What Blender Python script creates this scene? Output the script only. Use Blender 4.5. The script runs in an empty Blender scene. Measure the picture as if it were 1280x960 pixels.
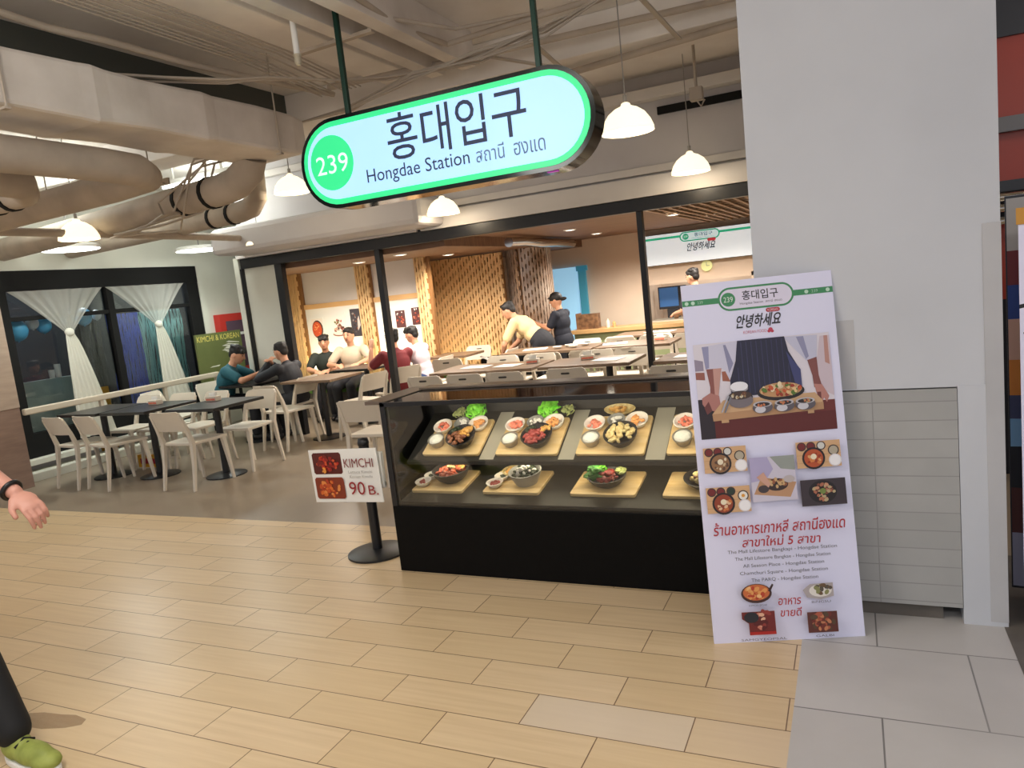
import bpy, math, random
from mathutils import Vector, Matrix, Euler
random.seed(7)
SC = bpy.context.scene
COL = SC.collection
PI = math.pi
R = math.radians

# ------------------------------------------------------------------ camera, world, light, exposure
CAM_H, F_PX = 1.58, 917.68
ROLL, PITCH, YAW = R(-6.281), R(7.572), R(-25.354)
fwd = Vector((math.sin(YAW)*math.cos(PITCH), math.cos(YAW)*math.cos(PITCH), -math.sin(PITCH)))
rgt = Vector((math.cos(YAW), -math.sin(YAW), 0))
upv = rgt.cross(fwd)
r2 = math.cos(ROLL)*rgt + math.sin(ROLL)*upv
u2 = -math.sin(ROLL)*rgt + math.cos(ROLL)*upv
cd = bpy.data.cameras.new('camera')
cam = bpy.data.objects.new('camera', cd)
COL.objects.link(cam)
cd.sensor_width = 36.0
cd.lens = F_PX/1280*36
cd.clip_start = 0.05
m3 = Matrix((r2, u2, -fwd)).transposed()
cam.matrix_world = Matrix.Translation((0, 0, CAM_H)) @ m3.to_4x4()
SC.camera = cam
SC.view_settings.view_transform = 'Standard'
SC.view_settings.look = 'None'
SC.view_settings.gamma = 1.0
SC.view_settings.use_curve_mapping = False
SC.view_settings.exposure = 0.0

W = bpy.data.worlds.new('world')
SC.world = W
W.use_nodes = True
W.node_tree.nodes['Background'].inputs[0].default_value = (0.86, 0.88, 0.95, 1)
W.node_tree.nodes['Background'].inputs[1].default_value = 0.7

def lamp(name, kind, loc, energy, color, size=0.3, sy=None, aim=None, spot=None):
    d = bpy.data.lights.new(name, kind)
    d.energy = energy
    d.color = color
    if kind == 'AREA':
        d.size = size
        if sy:
            d.shape = 'RECTANGLE'; d.size_y = sy
    else:
        d.shadow_soft_size = size
    if kind == 'SPOT':
        d.spot_size = R(spot or 120); d.spot_blend = 0.6
    o = bpy.data.objects.new(name, d)
    COL.objects.link(o)
    o.location = loc
    if aim is not None:
        o.rotation_euler = (Vector(aim)-Vector(loc)).to_track_quat('-Z', 'Y').to_euler()
    return o

WARM = (1.0, 0.84, 0.62); NEUT = (1.0, 0.95, 0.88); COOL = (0.93, 1.0, 0.93)
# unseen corridor lights above the viewer; point lamps added to brighten the ceiling
lamp('unseen_corridor_light', 'AREA', (-2.6, 0.6, 3.3), 35, NEUT, 2.6, 0.9)
lamp('unseen_corridor_light', 'POINT', (-2.4, 0.9, 2.75), 50, NEUT, 0.3)
lamp('unseen_corridor_light', 'POINT', (-5.4, 1.4, 2.6), 26, NEUT, 0.3)
lamp('unseen_corridor_light', 'POINT', (1.8, 0.6, 2.8), 16, NEUT, 0.3)
lamp('unseen_corridor_light', 'AREA', (0.9, -1.6, 3.2), 64, (0.96, 0.97, 1.0), 2.0, 0.9)
lamp('unseen_corridor_light', 'AREA', (-6.4, 0.6, 3.3), 7, NEUT, 2.0, 0.9)
lamp('shop_fill', 'POINT', (2.3, 3.9, 2.9), 34, NEUT, 0.15)  # unseen lamp added to brighten the red shop front
# dining area by the window
lamp('dining_light', 'SPOT', (-7.6, 5.48, 2.44), 62, COOL, 0.2, aim=(-7.6, 5.48, 0), spot=150)
lamp('dining_light', 'SPOT', (-7.75, 7.36, 2.44), 62, COOL, 0.2, aim=(-7.7, 7.3, 0), spot=150)
# fluorescent battens above the pipes
lamp('batten_light', 'POINT', (-7.2, 4.75, 3.1), 28, COOL, 0.15)
lamp('batten_light', 'POINT', (-6.9, 6.6, 3.1), 28, COOL, 0.15)
# inside the restaurant, spread among the downlights; one added to brighten the slat wall
for x, y, e in ((-6.4, 7.75, 90), (-5.2, 7.8, 95), (-3.3, 8.2, 200), (-1.6, 8.2, 180), (-4.5, 8.0, 70), (-4.9, 8.55, 62), (-3.0, 10.3, 270), (-1.6, 10.4, 230)):
    lamp('restaurant_light', 'SPOT', (x, y, 2.04 if y < 10 and x < -4 else 2.18), e, (1.0, 0.9, 0.78), 0.12, aim=(x, y, 0), spot=160)

# ------------------------------------------------------------------ materials
def s2l(c):
    return tuple((v/12.92 if v <= 0.04045 else ((v+0.055)/1.055)**2.4) for v in (x/255 for x in c))
MATS = {}
def mat(name, rgb, rough=0.5, metal=0.0, rgb2=None, scale=6.0, stretch=(1, 1, 1), bump=0.0, emit=0.0, alpha=1.0, spec=0.5, detail=4.0):
    if name in MATS:
        return MATS[name]
    m = bpy.data.materials.new(name)
    m.use_nodes = True
    nt = m.node_tree; N = nt.nodes; L = nt.links
    b = N['Principled BSDF']
    c = s2l(rgb)+(1,)
    b.inputs['Base Color'].default_value = c
    b.inputs['Roughness'].default_value = rough
    b.inputs['Metallic'].default_value = metal
    b.inputs['Specular IOR Level'].default_value = spec
    if rgb2 is not None or bump:
        tc = N.new('ShaderNodeTexCoord'); mp = N.new('ShaderNodeMapping'); nz = N.new('ShaderNodeTexNoise')
        mp.inputs['Scale'].default_value = stretch
        nz.inputs['Scale'].default_value = scale; nz.inputs['Detail'].default_value = detail
        L.new(tc.outputs['Object'], mp.inputs['Vector']); L.new(mp.outputs['Vector'], nz.inputs['Vector'])
        if rgb2 is not None:
            mx = N.new('ShaderNodeMix'); mx.data_type = 'RGBA'
            rp = N.new('ShaderNodeMapRange')
            rp.inputs[1].default_value = 0.32; rp.inputs[2].default_value = 0.68
            L.new(nz.outputs['Fac'], rp.inputs[0])
            L.new(rp.outputs[0], mx.inputs[0])
            mx.inputs[6].default_value = c; mx.inputs[7].default_value = s2l(rgb2)+(1,)
            L.new(mx.outputs[2], b.inputs['Base Color'])
        if bump:
            bp = N.new('ShaderNodeBump'); bp.inputs['Strength'].default_value = bump; bp.inputs['Distance'].default_value = 0.02
            L.new(nz.outputs['Fac'], bp.inputs['Height']); L.new(bp.outputs[0], b.inputs['Normal'])
    if emit:
        b.inputs['Emission Color'].default_value = c
        b.inputs['Emission Strength'].default_value = emit
    if alpha < 1:
        b.inputs['Alpha'].default_value = alpha
    MATS[name] = m
    return m

def glass_mat(name, tint=(1, 1, 1), refl=1.0):
    m = bpy.data.materials.new(name); m.use_nodes = True
    nt = m.node_tree; N = nt.nodes; L = nt.links
    N.remove(N['Principled BSDF'])
    t = N.new('ShaderNodeBsdfTransparent'); t.inputs[0].default_value = tint+(1,)
    g = N.new('ShaderNodeBsdfGlossy'); g.inputs['Roughness'].default_value = 0.02
    fr = N.new('ShaderNodeFresnel'); fr.inputs[0].default_value = 1.45
    mu = N.new('ShaderNodeMath'); mu.operation = 'MULTIPLY'; mu.inputs[1].default_value = refl; mu.use_clamp = True
    mx = N.new('ShaderNodeMixShader')
    L.new(fr.outputs[0], mu.inputs[0]); L.new(mu.outputs[0], mx.inputs[0])
    L.new(t.outputs[0], mx.inputs[1]); L.new(g.outputs[0], mx.inputs[2])
    L.new(mx.outputs[0], N['Material Output'].inputs[0])
    MATS[name] = m
    return m

def attr_mat(name, rough=0.5, emit=0.0):
    """printed surfaces: the ink colours are stored on the faces"""
    m = bpy.data.materials.new(name); m.use_nodes = True
    nt = m.node_tree; b = nt.nodes['Principled BSDF']
    a = nt.nodes.new('ShaderNodeVertexColor'); a.layer_name = 'ink'
    nt.links.new(a.outputs[0], b.inputs['Base Color'])
    b.inputs['Roughness'].default_value = rough
    if emit:
        nt.links.new(a.outputs[0], b.inputs['Emission Color'])
        b.inputs['Emission Strength'].default_value = emit
    MATS[name] = m
    return m

def M(k):
    return MATS[k]

mat('wall_paint', (226, 221, 217), 0.8, rgb2=(219, 214, 209), scale=2)
mat('grey_plaster', (206, 202, 202), 0.85, rgb2=(196, 191, 191), scale=1.5)
mat('white_paint', (222, 222, 210), 0.75, rgb2=(214, 214, 203), scale=2)
mat('column_paint', (203, 206, 212), 0.7, rgb2=(195, 198, 204), scale=1.6, detail=6)
mat('column_patch', (190, 190, 192), 0.7, rgb2=(182, 182, 184), scale=3)
mat('ceil_paint', (236, 230, 224), 0.9, rgb2=(218, 211, 204), scale=1.8, detail=7)
mat('duct_paint', (226, 218, 210), 0.8, rgb2=(208, 199, 190), scale=3.5, bump=0.25)
mat('pipe_paint', (188, 174, 158), 0.75, rgb2=(168, 155, 141), scale=4)
mat('cable_paint', (176, 164, 150), 0.7)
mat('dark_band', (30, 30, 30), 0.75, spec=0.15)
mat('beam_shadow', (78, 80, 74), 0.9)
mat('black_frame', (24, 25, 29), 0.38)
mat('black_panel', (8, 8, 9), 0.5, rgb2=(11, 11, 12), scale=30, spec=0.12)
mat('shelf_grey', (48, 46, 43), 0.4, 0.2)
mat('steel', (196, 190, 172), 0.35, 0.35)
mat('board_wood', (234, 204, 150), 0.5, rgb2=(224, 188, 128), scale=9, stretch=(1, 6, 6))
mat('counter_top', (112, 98, 86), 0.35, rgb2=(96, 84, 74), scale=10, stretch=(1, 8, 1))
mat('chair_plastic', (216, 207, 192), 0.45)
mat('chair_dark_slot', (60, 56, 52), 0.7)
mat('table_black', (30, 29, 30), 0.32)
mat('table_brown', (128, 104, 82), 0.38, rgb2=(108, 88, 70), scale=9, stretch=(1, 7, 1))
mat('sign_black', (14, 26, 26), 0.12, 0.3)
mat('rod_green', (20, 58, 48), 0.35, 0.3)
mat('sign_face', (156, 200, 242), 0.35, emit=0.92)
mat('sign_green', (46, 222, 140), 0.35, emit=0.62)
mat('sign_ink', (42, 58, 96), 0.5)
mat('sign_thai', (110, 140, 172), 0.5)
mat('sign_white', (214, 250, 235), 0.4, emit=0.7)
mat('banner_white', (226, 226, 250), 0.42)
mat('print_black', (32, 30, 36), 0.5)
mat('print_red', (168, 28, 42), 0.5)
mat('print_green', (56, 138, 86), 0.5)
mat('print_grey', (150, 150, 146), 0.5)
mat('paper_white', (238, 238, 234), 0.5)
attr_mat('printed_ink', 0.45)
attr_mat('backlit_ink', 0.45, 0.55)
mat('lamp_shade', (255, 240, 205), 0.4, emit=1.35)
mat('lamp_bulb', (255, 250, 232), 0.4, emit=6)
mat('cord_grey', (150, 146, 140), 0.5)
mat('disc_light', (255, 255, 250), 0.4, emit=7)
mat('downlight', (255, 246, 226), 0.4, emit=6)
mat('led_warm', (255, 222, 158), 0.4, emit=5)
mat('led_case', (255, 234, 188), 0.4, emit=4)
mat('slat_wood', (224, 188, 138), 0.5, rgb2=(212, 176, 126), scale=8, stretch=(1, 1, 0.15))
mat('slat_back', (136, 96, 54), 0.7)
mat('drum_wrap', (206, 190, 176), 0.22, 0.3, rgb2=(150, 122, 100), scale=3)
mat('wood_ceiling', (132, 98, 74), 0.6, rgb2=(108, 78, 58), scale=6, stretch=(0.4, 5, 1))
mat('wood_grille', (168, 138, 110), 0.6)
mat('trim_orange', (214, 172, 118), 0.5)
mat('cream_wall', (230, 212, 194), 0.75, rgb2=(224, 205, 186), scale=2)
mat('cyan_panel', (160, 212, 244), 0.4, emit=0.6)  # emission added to brighten the blue panel, which is no lamp
mat('cyan_dark', (70, 150, 176), 0.4, emit=0.25)
mat('counter_green', (150, 160, 118), 0.6)
mat('counter_wood', (204, 164, 112), 0.45)
mat('seat_green', (78, 128, 40), 0.6)
mat('concrete', (110, 104, 96), 0.6, rgb2=(92, 86, 80), scale=5)
mat('skin', (206, 152, 122), 0.5)
mat('skin_pink', (206, 150, 132), 0.5)
mat('hair', (26, 22, 22), 0.55)
mat('eye_dark', (22, 16, 14), 0.3)
mat('lip', (150, 82, 74), 0.5)
mat('shoe_dark', (30, 29, 32), 0.5)
mat('shoe_white', (214, 212, 206), 0.5)
mat('wood_column', (186, 166, 150), 0.55, rgb2=(172, 152, 136), scale=4, stretch=(1, 1, 5))
mat('wood_column_low', (150, 124, 110), 0.5, rgb2=(134, 110, 98), scale=4, stretch=(1, 1, 6))
mat('rail_paint', (206, 194, 176), 0.5)
mat('sheer', (236, 236, 226), 0.8, alpha=0.38)
mat('sheer_dense', (238, 236, 224), 0.8, alpha=0.82)
mat('foil_blue', (84, 108, 224), 0.35)
mat('foil_teal', (170, 222, 222), 0.35)
mat('balloon_blue', (96, 184, 232), 0.3)
mat('balloon_white', (226, 230, 232), 0.3)
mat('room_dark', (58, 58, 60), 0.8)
mat('board_grey', (170, 188, 188), 0.6, rgb2=(152, 172, 172), scale=5)
mat('yellow_sign', (226, 168, 40), 0.5)
mat('cabinet_red', (196, 52, 44), 0.45)
mat('cabinet_glass', (96, 76, 92), 0.15)
mat('poster_green', (104, 112, 62), 0.55, rgb2=(94, 102, 56), scale=3)
mat('poster_yellow', (222, 208, 110), 0.5)
mat('red_fascia', (150, 50, 34), 0.4)
mat('fascia_dark', (34, 36, 44), 0.4)
mat('fascia_grey', (104, 102, 104), 0.4)
mat('chrome', (200, 196, 190), 0.12, 1.0)
mat('screen_blue', (52, 96, 150), 0.3, emit=0.4)
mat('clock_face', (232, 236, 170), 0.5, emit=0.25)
mat('stone_black', (36, 34, 36), 0.4)
mat('bowl_white', (236, 230, 220), 0.3)
mat('bowl_grey', (150, 148, 142), 0.3)
mat('bowl_steel', (168, 162, 152), 0.3, 0.6)
mat('food_rice', (236, 234, 222), 0.7, bump=0.6, scale=120)
mat('food_lettuce', (112, 214, 40), 0.5, rgb2=(150, 238, 70), scale=30)
mat('food_leaf', (44, 110, 36), 0.5, rgb2=(66, 140, 44), scale=30)
mat('food_kimchi', (226, 110, 90), 0.5, rgb2=(240, 150, 120), scale=60)
mat('food_carrot', (238, 158, 84), 0.5, rgb2=(244, 178, 110), scale=60)
mat('food_meat', (110, 66, 46), 0.4, rgb2=(146, 92, 62), scale=60)
mat('food_redmeat', (172, 72, 66), 0.4, rgb2=(132, 40, 36), scale=60)
mat('food_yellow', (220, 172, 92), 0.45, rgb2=(196, 140, 66), scale=60)
mat('food_stew', (196, 86, 44), 0.35, rgb2=(166, 62, 32), scale=40)
mat('food_cream', (222, 206, 150), 0.45, rgb2=(190, 160, 98), scale=60)
mat('food_seaweed', (34, 44, 32), 0.4, rgb2=(60, 74, 48), scale=60)
mat('food_sprout', (180, 188, 120), 0.5, rgb2=(150, 160, 92), scale=60)
glass_mat('clear_glass', (0.97, 0.985, 0.98), 1.0)
glass_mat('case_glass', (0.95, 0.96, 0.96), 1.15)
glass_mat('window_glass', (0.9, 0.93, 0.93), 0.9)

def floor_tile_mat():
    m = bpy.data.materials.new('wood_look_tile'); m.use_nodes = True
    nt = m.node_tree; N = nt.nodes; L = nt.links; b = N['Principled BSDF']
    tc = N.new('ShaderNodeTexCoord')
    mp = N.new('ShaderNodeMapping'); mp.inputs['Location'].default_value = (0.5675+0.6025*20, -0.0075+0.2*200, 0)
    br = N.new('ShaderNodeTexBrick'); br.offset = 0.5
    br.inputs['Scale'].default_value = 1.0; br.inputs['Mortar Size'].default_value = 0.0022
    br.inputs['Mortar Smooth'].default_value = 0.1
    br.inputs['Brick Width'].default_value = 0.6025; br.inputs['Row Height'].default_value = 0.2
    br.inputs['Color1'].default_value = (0, 0, 0, 1); br.inputs['Color2'].default_value = (1, 1, 1, 1); br.inputs['Mortar'].default_value = (0.5, 0.5, 0.5, 1)
    L.new(tc.outputs['Object'], mp.inputs[0]); L.new(mp.outputs[0], br.inputs[0])
    g = N.new('ShaderNodeMapping'); g.inputs['Scale'].default_value = (1.2, 26, 1)
    nz = N.new('ShaderNodeTexNoise'); nz.inputs['Scale'].default_value = 1.6; nz.inputs['Detail'].default_value = 6
    L.new(tc.outputs['Object'], g.inputs[0]); L.new(g.outputs[0], nz.inputs[0])
    big = N.new('ShaderNodeTexNoise'); big.inputs['Scale'].default_value = 0.5
    L.new(tc.outputs['Object'], big.inputs[0])
    def mixc(f, a, c):
        x = N.new('ShaderNodeMix'); x.data_type = 'RGBA'
        for i, v in ((0, f), (6, a), (7, c)):
            if hasattr(v, 'links'):
                L.new(v, x.inputs[i])
            else:
                x.inputs[i].default_value = v
        return x.outputs[2]
    def c(*rgb): return s2l(rgb)+(1,)
    base = mixc(br.outputs['Color'], c(222, 198, 160), c(213, 188, 147))
    grain = N.new('ShaderNodeMapRange'); grain.inputs[1].default_value = 0.35; grain.inputs[2].default_value = 0.7; grain.inputs[4].default_value = 0.45
    L.new(nz.outputs['Fac'], grain.inputs[0])
    col = mixc(grain.outputs[0], base, c(198, 170, 130))
    # the two paler replacement tiles
    sp = N.new('ShaderNodeSeparateXYZ'); L.new(tc.outputs['Object'], sp.inputs[0])
    def rng(out, lo, hi):
        a = N.new('ShaderNodeMath'); a.operation = 'GREATER_THAN'; a.inputs[1].default_value = lo; L.new(out, a.inputs[0])
        d = N.new('ShaderNodeMath'); d.operation = 'LESS_THAN'; d.inputs[1].default_value = hi; L.new(out, d.inputs[0])
        e = N.new('ShaderNodeMath'); e.operation = 'MULTIPLY'; L.new(a.outputs[0], e.inputs[0]); L.new(d.outputs[0], e.inputs[1])
        return e.outputs[0]
    ry = rng(sp.outputs[1], 2.2075, 2.4075)
    for lo, hi, am, colr in ((-1.17, -0.5675, 0.8, c(216, 200, 178)), (-0.5675, -0.2, 0.45, c(216, 196, 168))):
        q = N.new('ShaderNodeMath'); q.operation = 'MULTIPLY'; L.new(ry, q.inputs[0]); L.new(rng(sp.outputs[0], lo, hi), q.inputs[1])
        w = N.new('ShaderNodeMath'); w.operation = 'MULTIPLY'; w.inputs[1].default_value = am; L.new(q.outputs[0], w.inputs[0])
        col = mixc(w.outputs[0], col, colr)
    col = mixc(br.outputs['Fac'], col, c(112, 84, 56))
    L.new(col, b.inputs['Base Color'])
    rr = N.new('ShaderNodeMapRange'); rr.inputs[3].default_value = 0.26; rr.inputs[4].default_value = 0.42
    L.new(big.outputs['Fac'], rr.inputs[0]); L.new(rr.outputs[0], b.inputs['Roughness'])
    bp = N.new('ShaderNodeBump'); bp.inputs['Strength'].default_value = 0.25; bp.inputs['Distance'].default_value = 0.002; bp.invert = True
    L.new(br.outputs['Fac'], bp.inputs['Height']); L.new(bp.outputs[0], b.inputs['Normal'])
    MATS['wood_look_tile'] = m

def brick_mat(name, w, h, c1, c2, mortar, ms, loc, rough, noise=(3, 0.5), axes='XY', offset=0.5, c3=None):
    m = bpy.data.materials.new(name); m.use_nodes = True
    nt = m.node_tree; N = nt.nodes; L = nt.links; b = N['Principled BSDF']
    tc = N.new('ShaderNodeTexCoord'); src = tc.outputs['Object']
    if axes == 'XZ':
        sp = N.new('ShaderNodeSeparateXYZ'); cb = N.new('ShaderNodeCombineXYZ')
        L.new(src, sp.inputs[0]); L.new(sp.outputs[0], cb.inputs[0]); L.new(sp.outputs[2], cb.inputs[1]); src2 = cb.outputs[0]
    else:
        src2 = src
    mp = N.new('ShaderNodeMapping'); mp.inputs['Location'].default_value = loc
    L.new(src2, mp.inputs[0])
    br = N.new('ShaderNodeTexBrick'); br.offset = offset
    br.inputs['Scale'].default_value = 1; br.inputs['Mortar Size'].default_value = ms; br.inputs['Brick Width'].default_value = w; br.inputs['Row Height'].default_value = h
    br.inputs['Color1'].default_value = s2l(c1)+(1,); br.inputs['Color2'].default_value = s2l(c2)+(1,); br.inputs['Mortar'].default_value = s2l(mortar)+(1,)
    L.new(mp.outputs[0], br.inputs[0])
    nz = N.new('ShaderNodeTexNoise'); nz.inputs['Scale'].default_value = noise[0]; nz.inputs['Detail'].default_value = 7
    L.new(src, nz.inputs[0])
    rp = N.new('ShaderNodeMapRange'); rp.inputs[1].default_value = 0.35; rp.inputs[2].default_value = 0.7; rp.inputs[4].default_value = noise[1]
    L.new(nz.outputs['Fac'], rp.inputs[0])
    mx = N.new('ShaderNodeMix'); mx.data_type = 'RGBA'; L.new(rp.outputs[0], mx.inputs[0]); L.new(br.outputs['Color'], mx.inputs[6])
    mx.inputs[7].default_value = s2l(c3 or mortar)+(1,)
    L.new(mx.outputs[2], b.inputs['Base Color']); b.inputs['Roughness'].default_value = rough
    MATS[name] = m

floor_tile_mat()
brick_mat('grey_floor_tile', 0.62, 0.5, (198, 195, 192), (190, 187, 184), (108, 106, 104), 0.003, (0.59+0.31+6.2, -0.06+15, 0), 0.4, (2.2, 0.5), c3=(172, 169, 166))
brick_mat('dining_floor', 1.2, 1.2, (156, 142, 124), (148, 134, 117), (134, 122, 108), 0.002, (20, 20, 0), 0.3, (1.1, 0.6), c3=(130, 117, 101))
brick_mat('column_tile', 0.305, 0.0775, (172, 172, 170), (163, 163, 161), (142, 142, 140), 0.0022, (5.13, 4.95, 0), 0.5, (7, 0.4), 'XZ', 0.0, c3=(156, 156, 154))

# ------------------------------------------------------------------ mesh builder
class MB:
    def __init__(self):
        self.v = []; self.f = []; self.m = []; self.c = []; self.T = Matrix.Identity(4)
    def add(self, vs, fs, m=0, c=None):
        o = len(self.v)
        self.v += [tuple(self.T @ Vector(p)) for p in vs]
        for f in fs:
            self.f.append(tuple(i+o for i in f)); self.m.append(m); self.c.append(c)
        return self
    def box(self, x0, x1, y0, y1, z0, z1, m=0, c=None):
        vs = [(x, y, z) for z in (z0, z1) for y in (y0, y1) for x in (x0, x1)]
        return self.add(vs, [(0, 2, 3, 1), (4, 5, 7, 6), (0, 1, 5, 4), (2, 6, 7, 3), (0, 4, 6, 2), (1, 3, 7, 5)], m, c)
    def hexa(self, b, t, m=0):
        return self.add(list(b)+list(t), [(3, 2, 1, 0), (4, 5, 6, 7), (0, 1, 5, 4), (1, 2, 6, 5), (2, 3, 7, 6), (3, 0, 4, 7)], m)
    def bar(self, p, q, w, d, m=0, up=(0, 0, 1)):
        p = Vector(p); q = Vector(q); a = (q-p).normalized()
        s = a.cross(Vector(up))
        if s.length < 1e-4: s = a.cross(Vector((1, 0, 0)))
        s.normalize(); n = s.cross(a)
        c4 = [s*w/2*i + n*d/2*j for i, j in ((-1, -1), (1, -1), (1, 1), (-1, 1))]
        return self.hexa([p+k for k in c4], [q+k for k in c4], m)
    def tube(self, pts, r, n=10, m=0, cap=True):
        pts = [Vector(p) for p in pts]; rs = r if isinstance(r, (list, tuple)) else [r]*len(pts)
        vs = []; fs = []; ref = None
        for i, p in enumerate(pts):
            a = (pts[min(i+1, len(pts)-1)]-pts[max(i-1, 0)])
            a = a.normalized() if a.length > 1e-9 else Vector((0, 0, 1))
            if ref is None:
                ref = a.cross(Vector((0, 0, 1)))
                if ref.length < 0.05: ref = a.cross(Vector((1, 0, 0)))
            s = (ref - a*ref.dot(a)).normalized(); ref = s; t = a.cross(s)
            for k in range(n):
                th = 2*PI*k/n
                vs.append(p + (s*math.cos(th)+t*math.sin(th))*rs[i])
        for i in range(len(pts)-1):
            for k in range(n):
                fs.append((i*n+k, i*n+(k+1) % n, (i+1)*n+(k+1) % n, (i+1)*n+k))
        if cap:
            fs.append(tuple(range(n-1, -1, -1))); fs.append(tuple((len(pts)-1)*n+k for k in range(n)))
        return self.add(vs, fs, m)
    def lathe(self, prof, n=24, at=(0, 0, 0), m=0, close=False):
        vs = []; fs = []
        for r_, z in prof:
            for k in range(n):
                th = 2*PI*k/n
                vs.append((at[0]+r_*math.cos(th), at[1]+r_*math.sin(th), at[2]+z))
        L = len(prof)
        for i in range(L-1 if not close else L):
            j = (i+1) % L
            for k in range(n):
                fs.append((i*n+k, i*n+(k+1) % n, j*n+(k+1) % n, j*n+k))
        if not close:
            fs.append(tuple(range(n-1, -1, -1))); fs.append(tuple((L-1)*n+k for k in range(n)))
        return self.add(vs, fs, m)
    def ell(self, c, r, n=12, k=8, m=0, rot=None):
        vs = []; fs = []
        q = rot or Matrix.Identity(3)
        for i in range(1, k):
            ph = PI*i/k
            for j in range(n):
                th = 2*PI*j/n
                vs.append(Vector(c)+q @ Vector((r[0]*math.sin(ph)*math.cos(th), r[1]*math.sin(ph)*math.sin(th), r[2]*math.cos(ph))))
        vs.append(Vector(c)+q @ Vector((0, 0, r[2]))); vs.append(Vector(c)+q @ Vector((0, 0, -r[2])))
        for i in range(k-2):
            for j in range(n):
                fs.append((i*n+j, (i+1)*n+j, (i+1)*n+(j+1) % n, i*n+(j+1) % n))
        for j in range(n):
            fs.append(((k-1)*n, j, (j+1) % n)); fs.append(((k-1)*n+1, (k-2)*n+(j+1) % n, (k-2)*n+j))
        return self.add(vs, fs, m)
    def prism(self, poly, z0, z1, m=0, c=None):
        n = len(poly)
        vs = [(x, y, z0) for x, y in poly]+[(x, y, z1) for x, y in poly]
        fs = [tuple(range(n-1, -1, -1)), tuple(range(n, 2*n))]+[(i, (i+1) % n, n+(i+1) % n, n+i) for i in range(n)]
        return self.add(vs, fs, m, c)
    def build(self, name, mats, parent=None, smooth=False, bevel=0, loc=None, rot=None):
        me = bpy.data.meshes.new(name)
        me.from_pydata(self.v, [], self.f)
        for k in (mats if isinstance(mats, (list, tuple)) else [mats]):
            me.materials.append(MATS[k] if isinstance(k, str) else k)
        me.polygons.foreach_set('material_index', self.m)
        if any(c is not None for c in self.c):
            ca = me.color_attributes.new('ink', 'FLOAT_COLOR', 'CORNER')
            arr = []
            for p in me.polygons:
                c = self.c[p.index] or (1, 1, 1)
                arr += (list(c)+[1.0])*p.loop_total
            ca.data.foreach_set('color', arr)
        if smooth:
            me.polygons.foreach_set('use_smooth', [True]*len(me.polygons))
        me.update()
        o = bpy.data.objects.new(name, me)
        COL.objects.link(o)
        if parent is not None: o.parent = parent
        if loc: o.location = loc
        if rot: o.rotation_euler = rot
        if bevel:
            b = o.modifiers.new('bevel', 'BEVEL'); b.width = bevel; b.segments = 2; b.limit_method = 'ANGLE'; b.angle_limit = R(50)
        if smooth == 'auto':
            me.set_sharp_from_angle(angle=R(40))
        return o

def tag(o, label, cat, group=None, kind=None):
    o['label'] = label; o['category'] = cat
    if group: o['group'] = group
    if kind: o['kind'] = kind
    return o
def thing(name, label, cat, loc=(0, 0, 0), rz=0, group=None, rot=None):
    o = bpy.data.objects.new(name, None); COL.objects.link(o)
    o.location = loc; o.rotation_euler = rot or (0, 0, rz); o.empty_display_size = 0.1
    return tag(o, label, cat, group)
def struct(name, mb, mats, parent=None, **k):
    o = mb.build(name, mats, parent, **k)
    if parent is None: o['kind'] = 'structure'
    return o
def dup(root, loc=None, rz=None, label=None, group=None, rot=None):
    r = root.copy(); COL.objects.link(r)
    if loc is not None: r.location = loc
    if rz is not None: r.rotation_euler = (0, 0, rz)
    if rot is not None: r.rotation_euler = rot
    if label: r['label'] = label
    if group: r['group'] = group
    for ch in list(root.children):
        c = ch.copy(); COL.objects.link(c); c.parent = r
        for g in ch.children:
            d = g.copy(); COL.objects.link(d); d.parent = c
    return r

def stadium(cx, cy, w, h, n=18):
    r_ = h/2; a = w/2-r_
    return [(cx+a+r_*math.cos(t), cy+r_*math.sin(t)) for t in [-PI/2+PI*i/n for i in range(n+1)]] + \
           [(cx-a+r_*math.cos(t), cy+r_*math.sin(t)) for t in [PI/2+PI*i/n for i in range(n+1)]]
def disc(cx, cy, rx, ry=None, n=20, a0=0):
    ry = ry or rx
    return [(cx+rx*math.cos(a0+2*PI*i/n), cy+ry*math.sin(a0+2*PI*i/n)) for i in range(n)]
def rect(x0, y0, x1, y1):
    return [(x0, y0), (x1, y0), (x1, y1), (x0, y1)]

_tx = {}
def text_mb(mb, s, x0, y0, x1, y1, z=0.0, m=0, slant=0.0, thick=0.0, bold=0.0, c=None, align='fit'):
    """flat letters filling the box x0..x1, y0..y1 (align 'fit') at depth z"""
    key = (s, bold)
    if key not in _tx:
        cu = bpy.data.curves.new('lettering', 'FONT'); cu.body = s; cu.resolution_u = 3; cu.offset = bold
        o = bpy.data.objects.new('lettering', cu); COL.objects.link(o)
        dg = bpy.context.evaluated_depsgraph_get()
        me = bpy.data.meshes.new_from_object(o.evaluated_get(dg))
        _tx[key] = ([tuple(v.co) for v in me.vertices], [tuple(p.vertices) for p in me.polygons])
        bpy.data.objects.remove(o); bpy.data.curves.remove(cu); bpy.data.meshes.remove(me)
    vs, fs = _tx[key]
    ax = min(v[0] for v in vs); bx = max(v[0] for v in vs); ay = min(v[1] for v in vs); by = max(v[1] for v in vs)
    sx = (x1-x0)/(bx-ax); sy = (y1-y0)/(by-ay)
    out = []
    for v in vs:
        y = y0+(v[1]-ay)*sy
        out.append((x0+(v[0]-ax)*sx+slant*(y-y0), y, z))
    mb.add(out, fs, m, c)
    return mb

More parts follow.
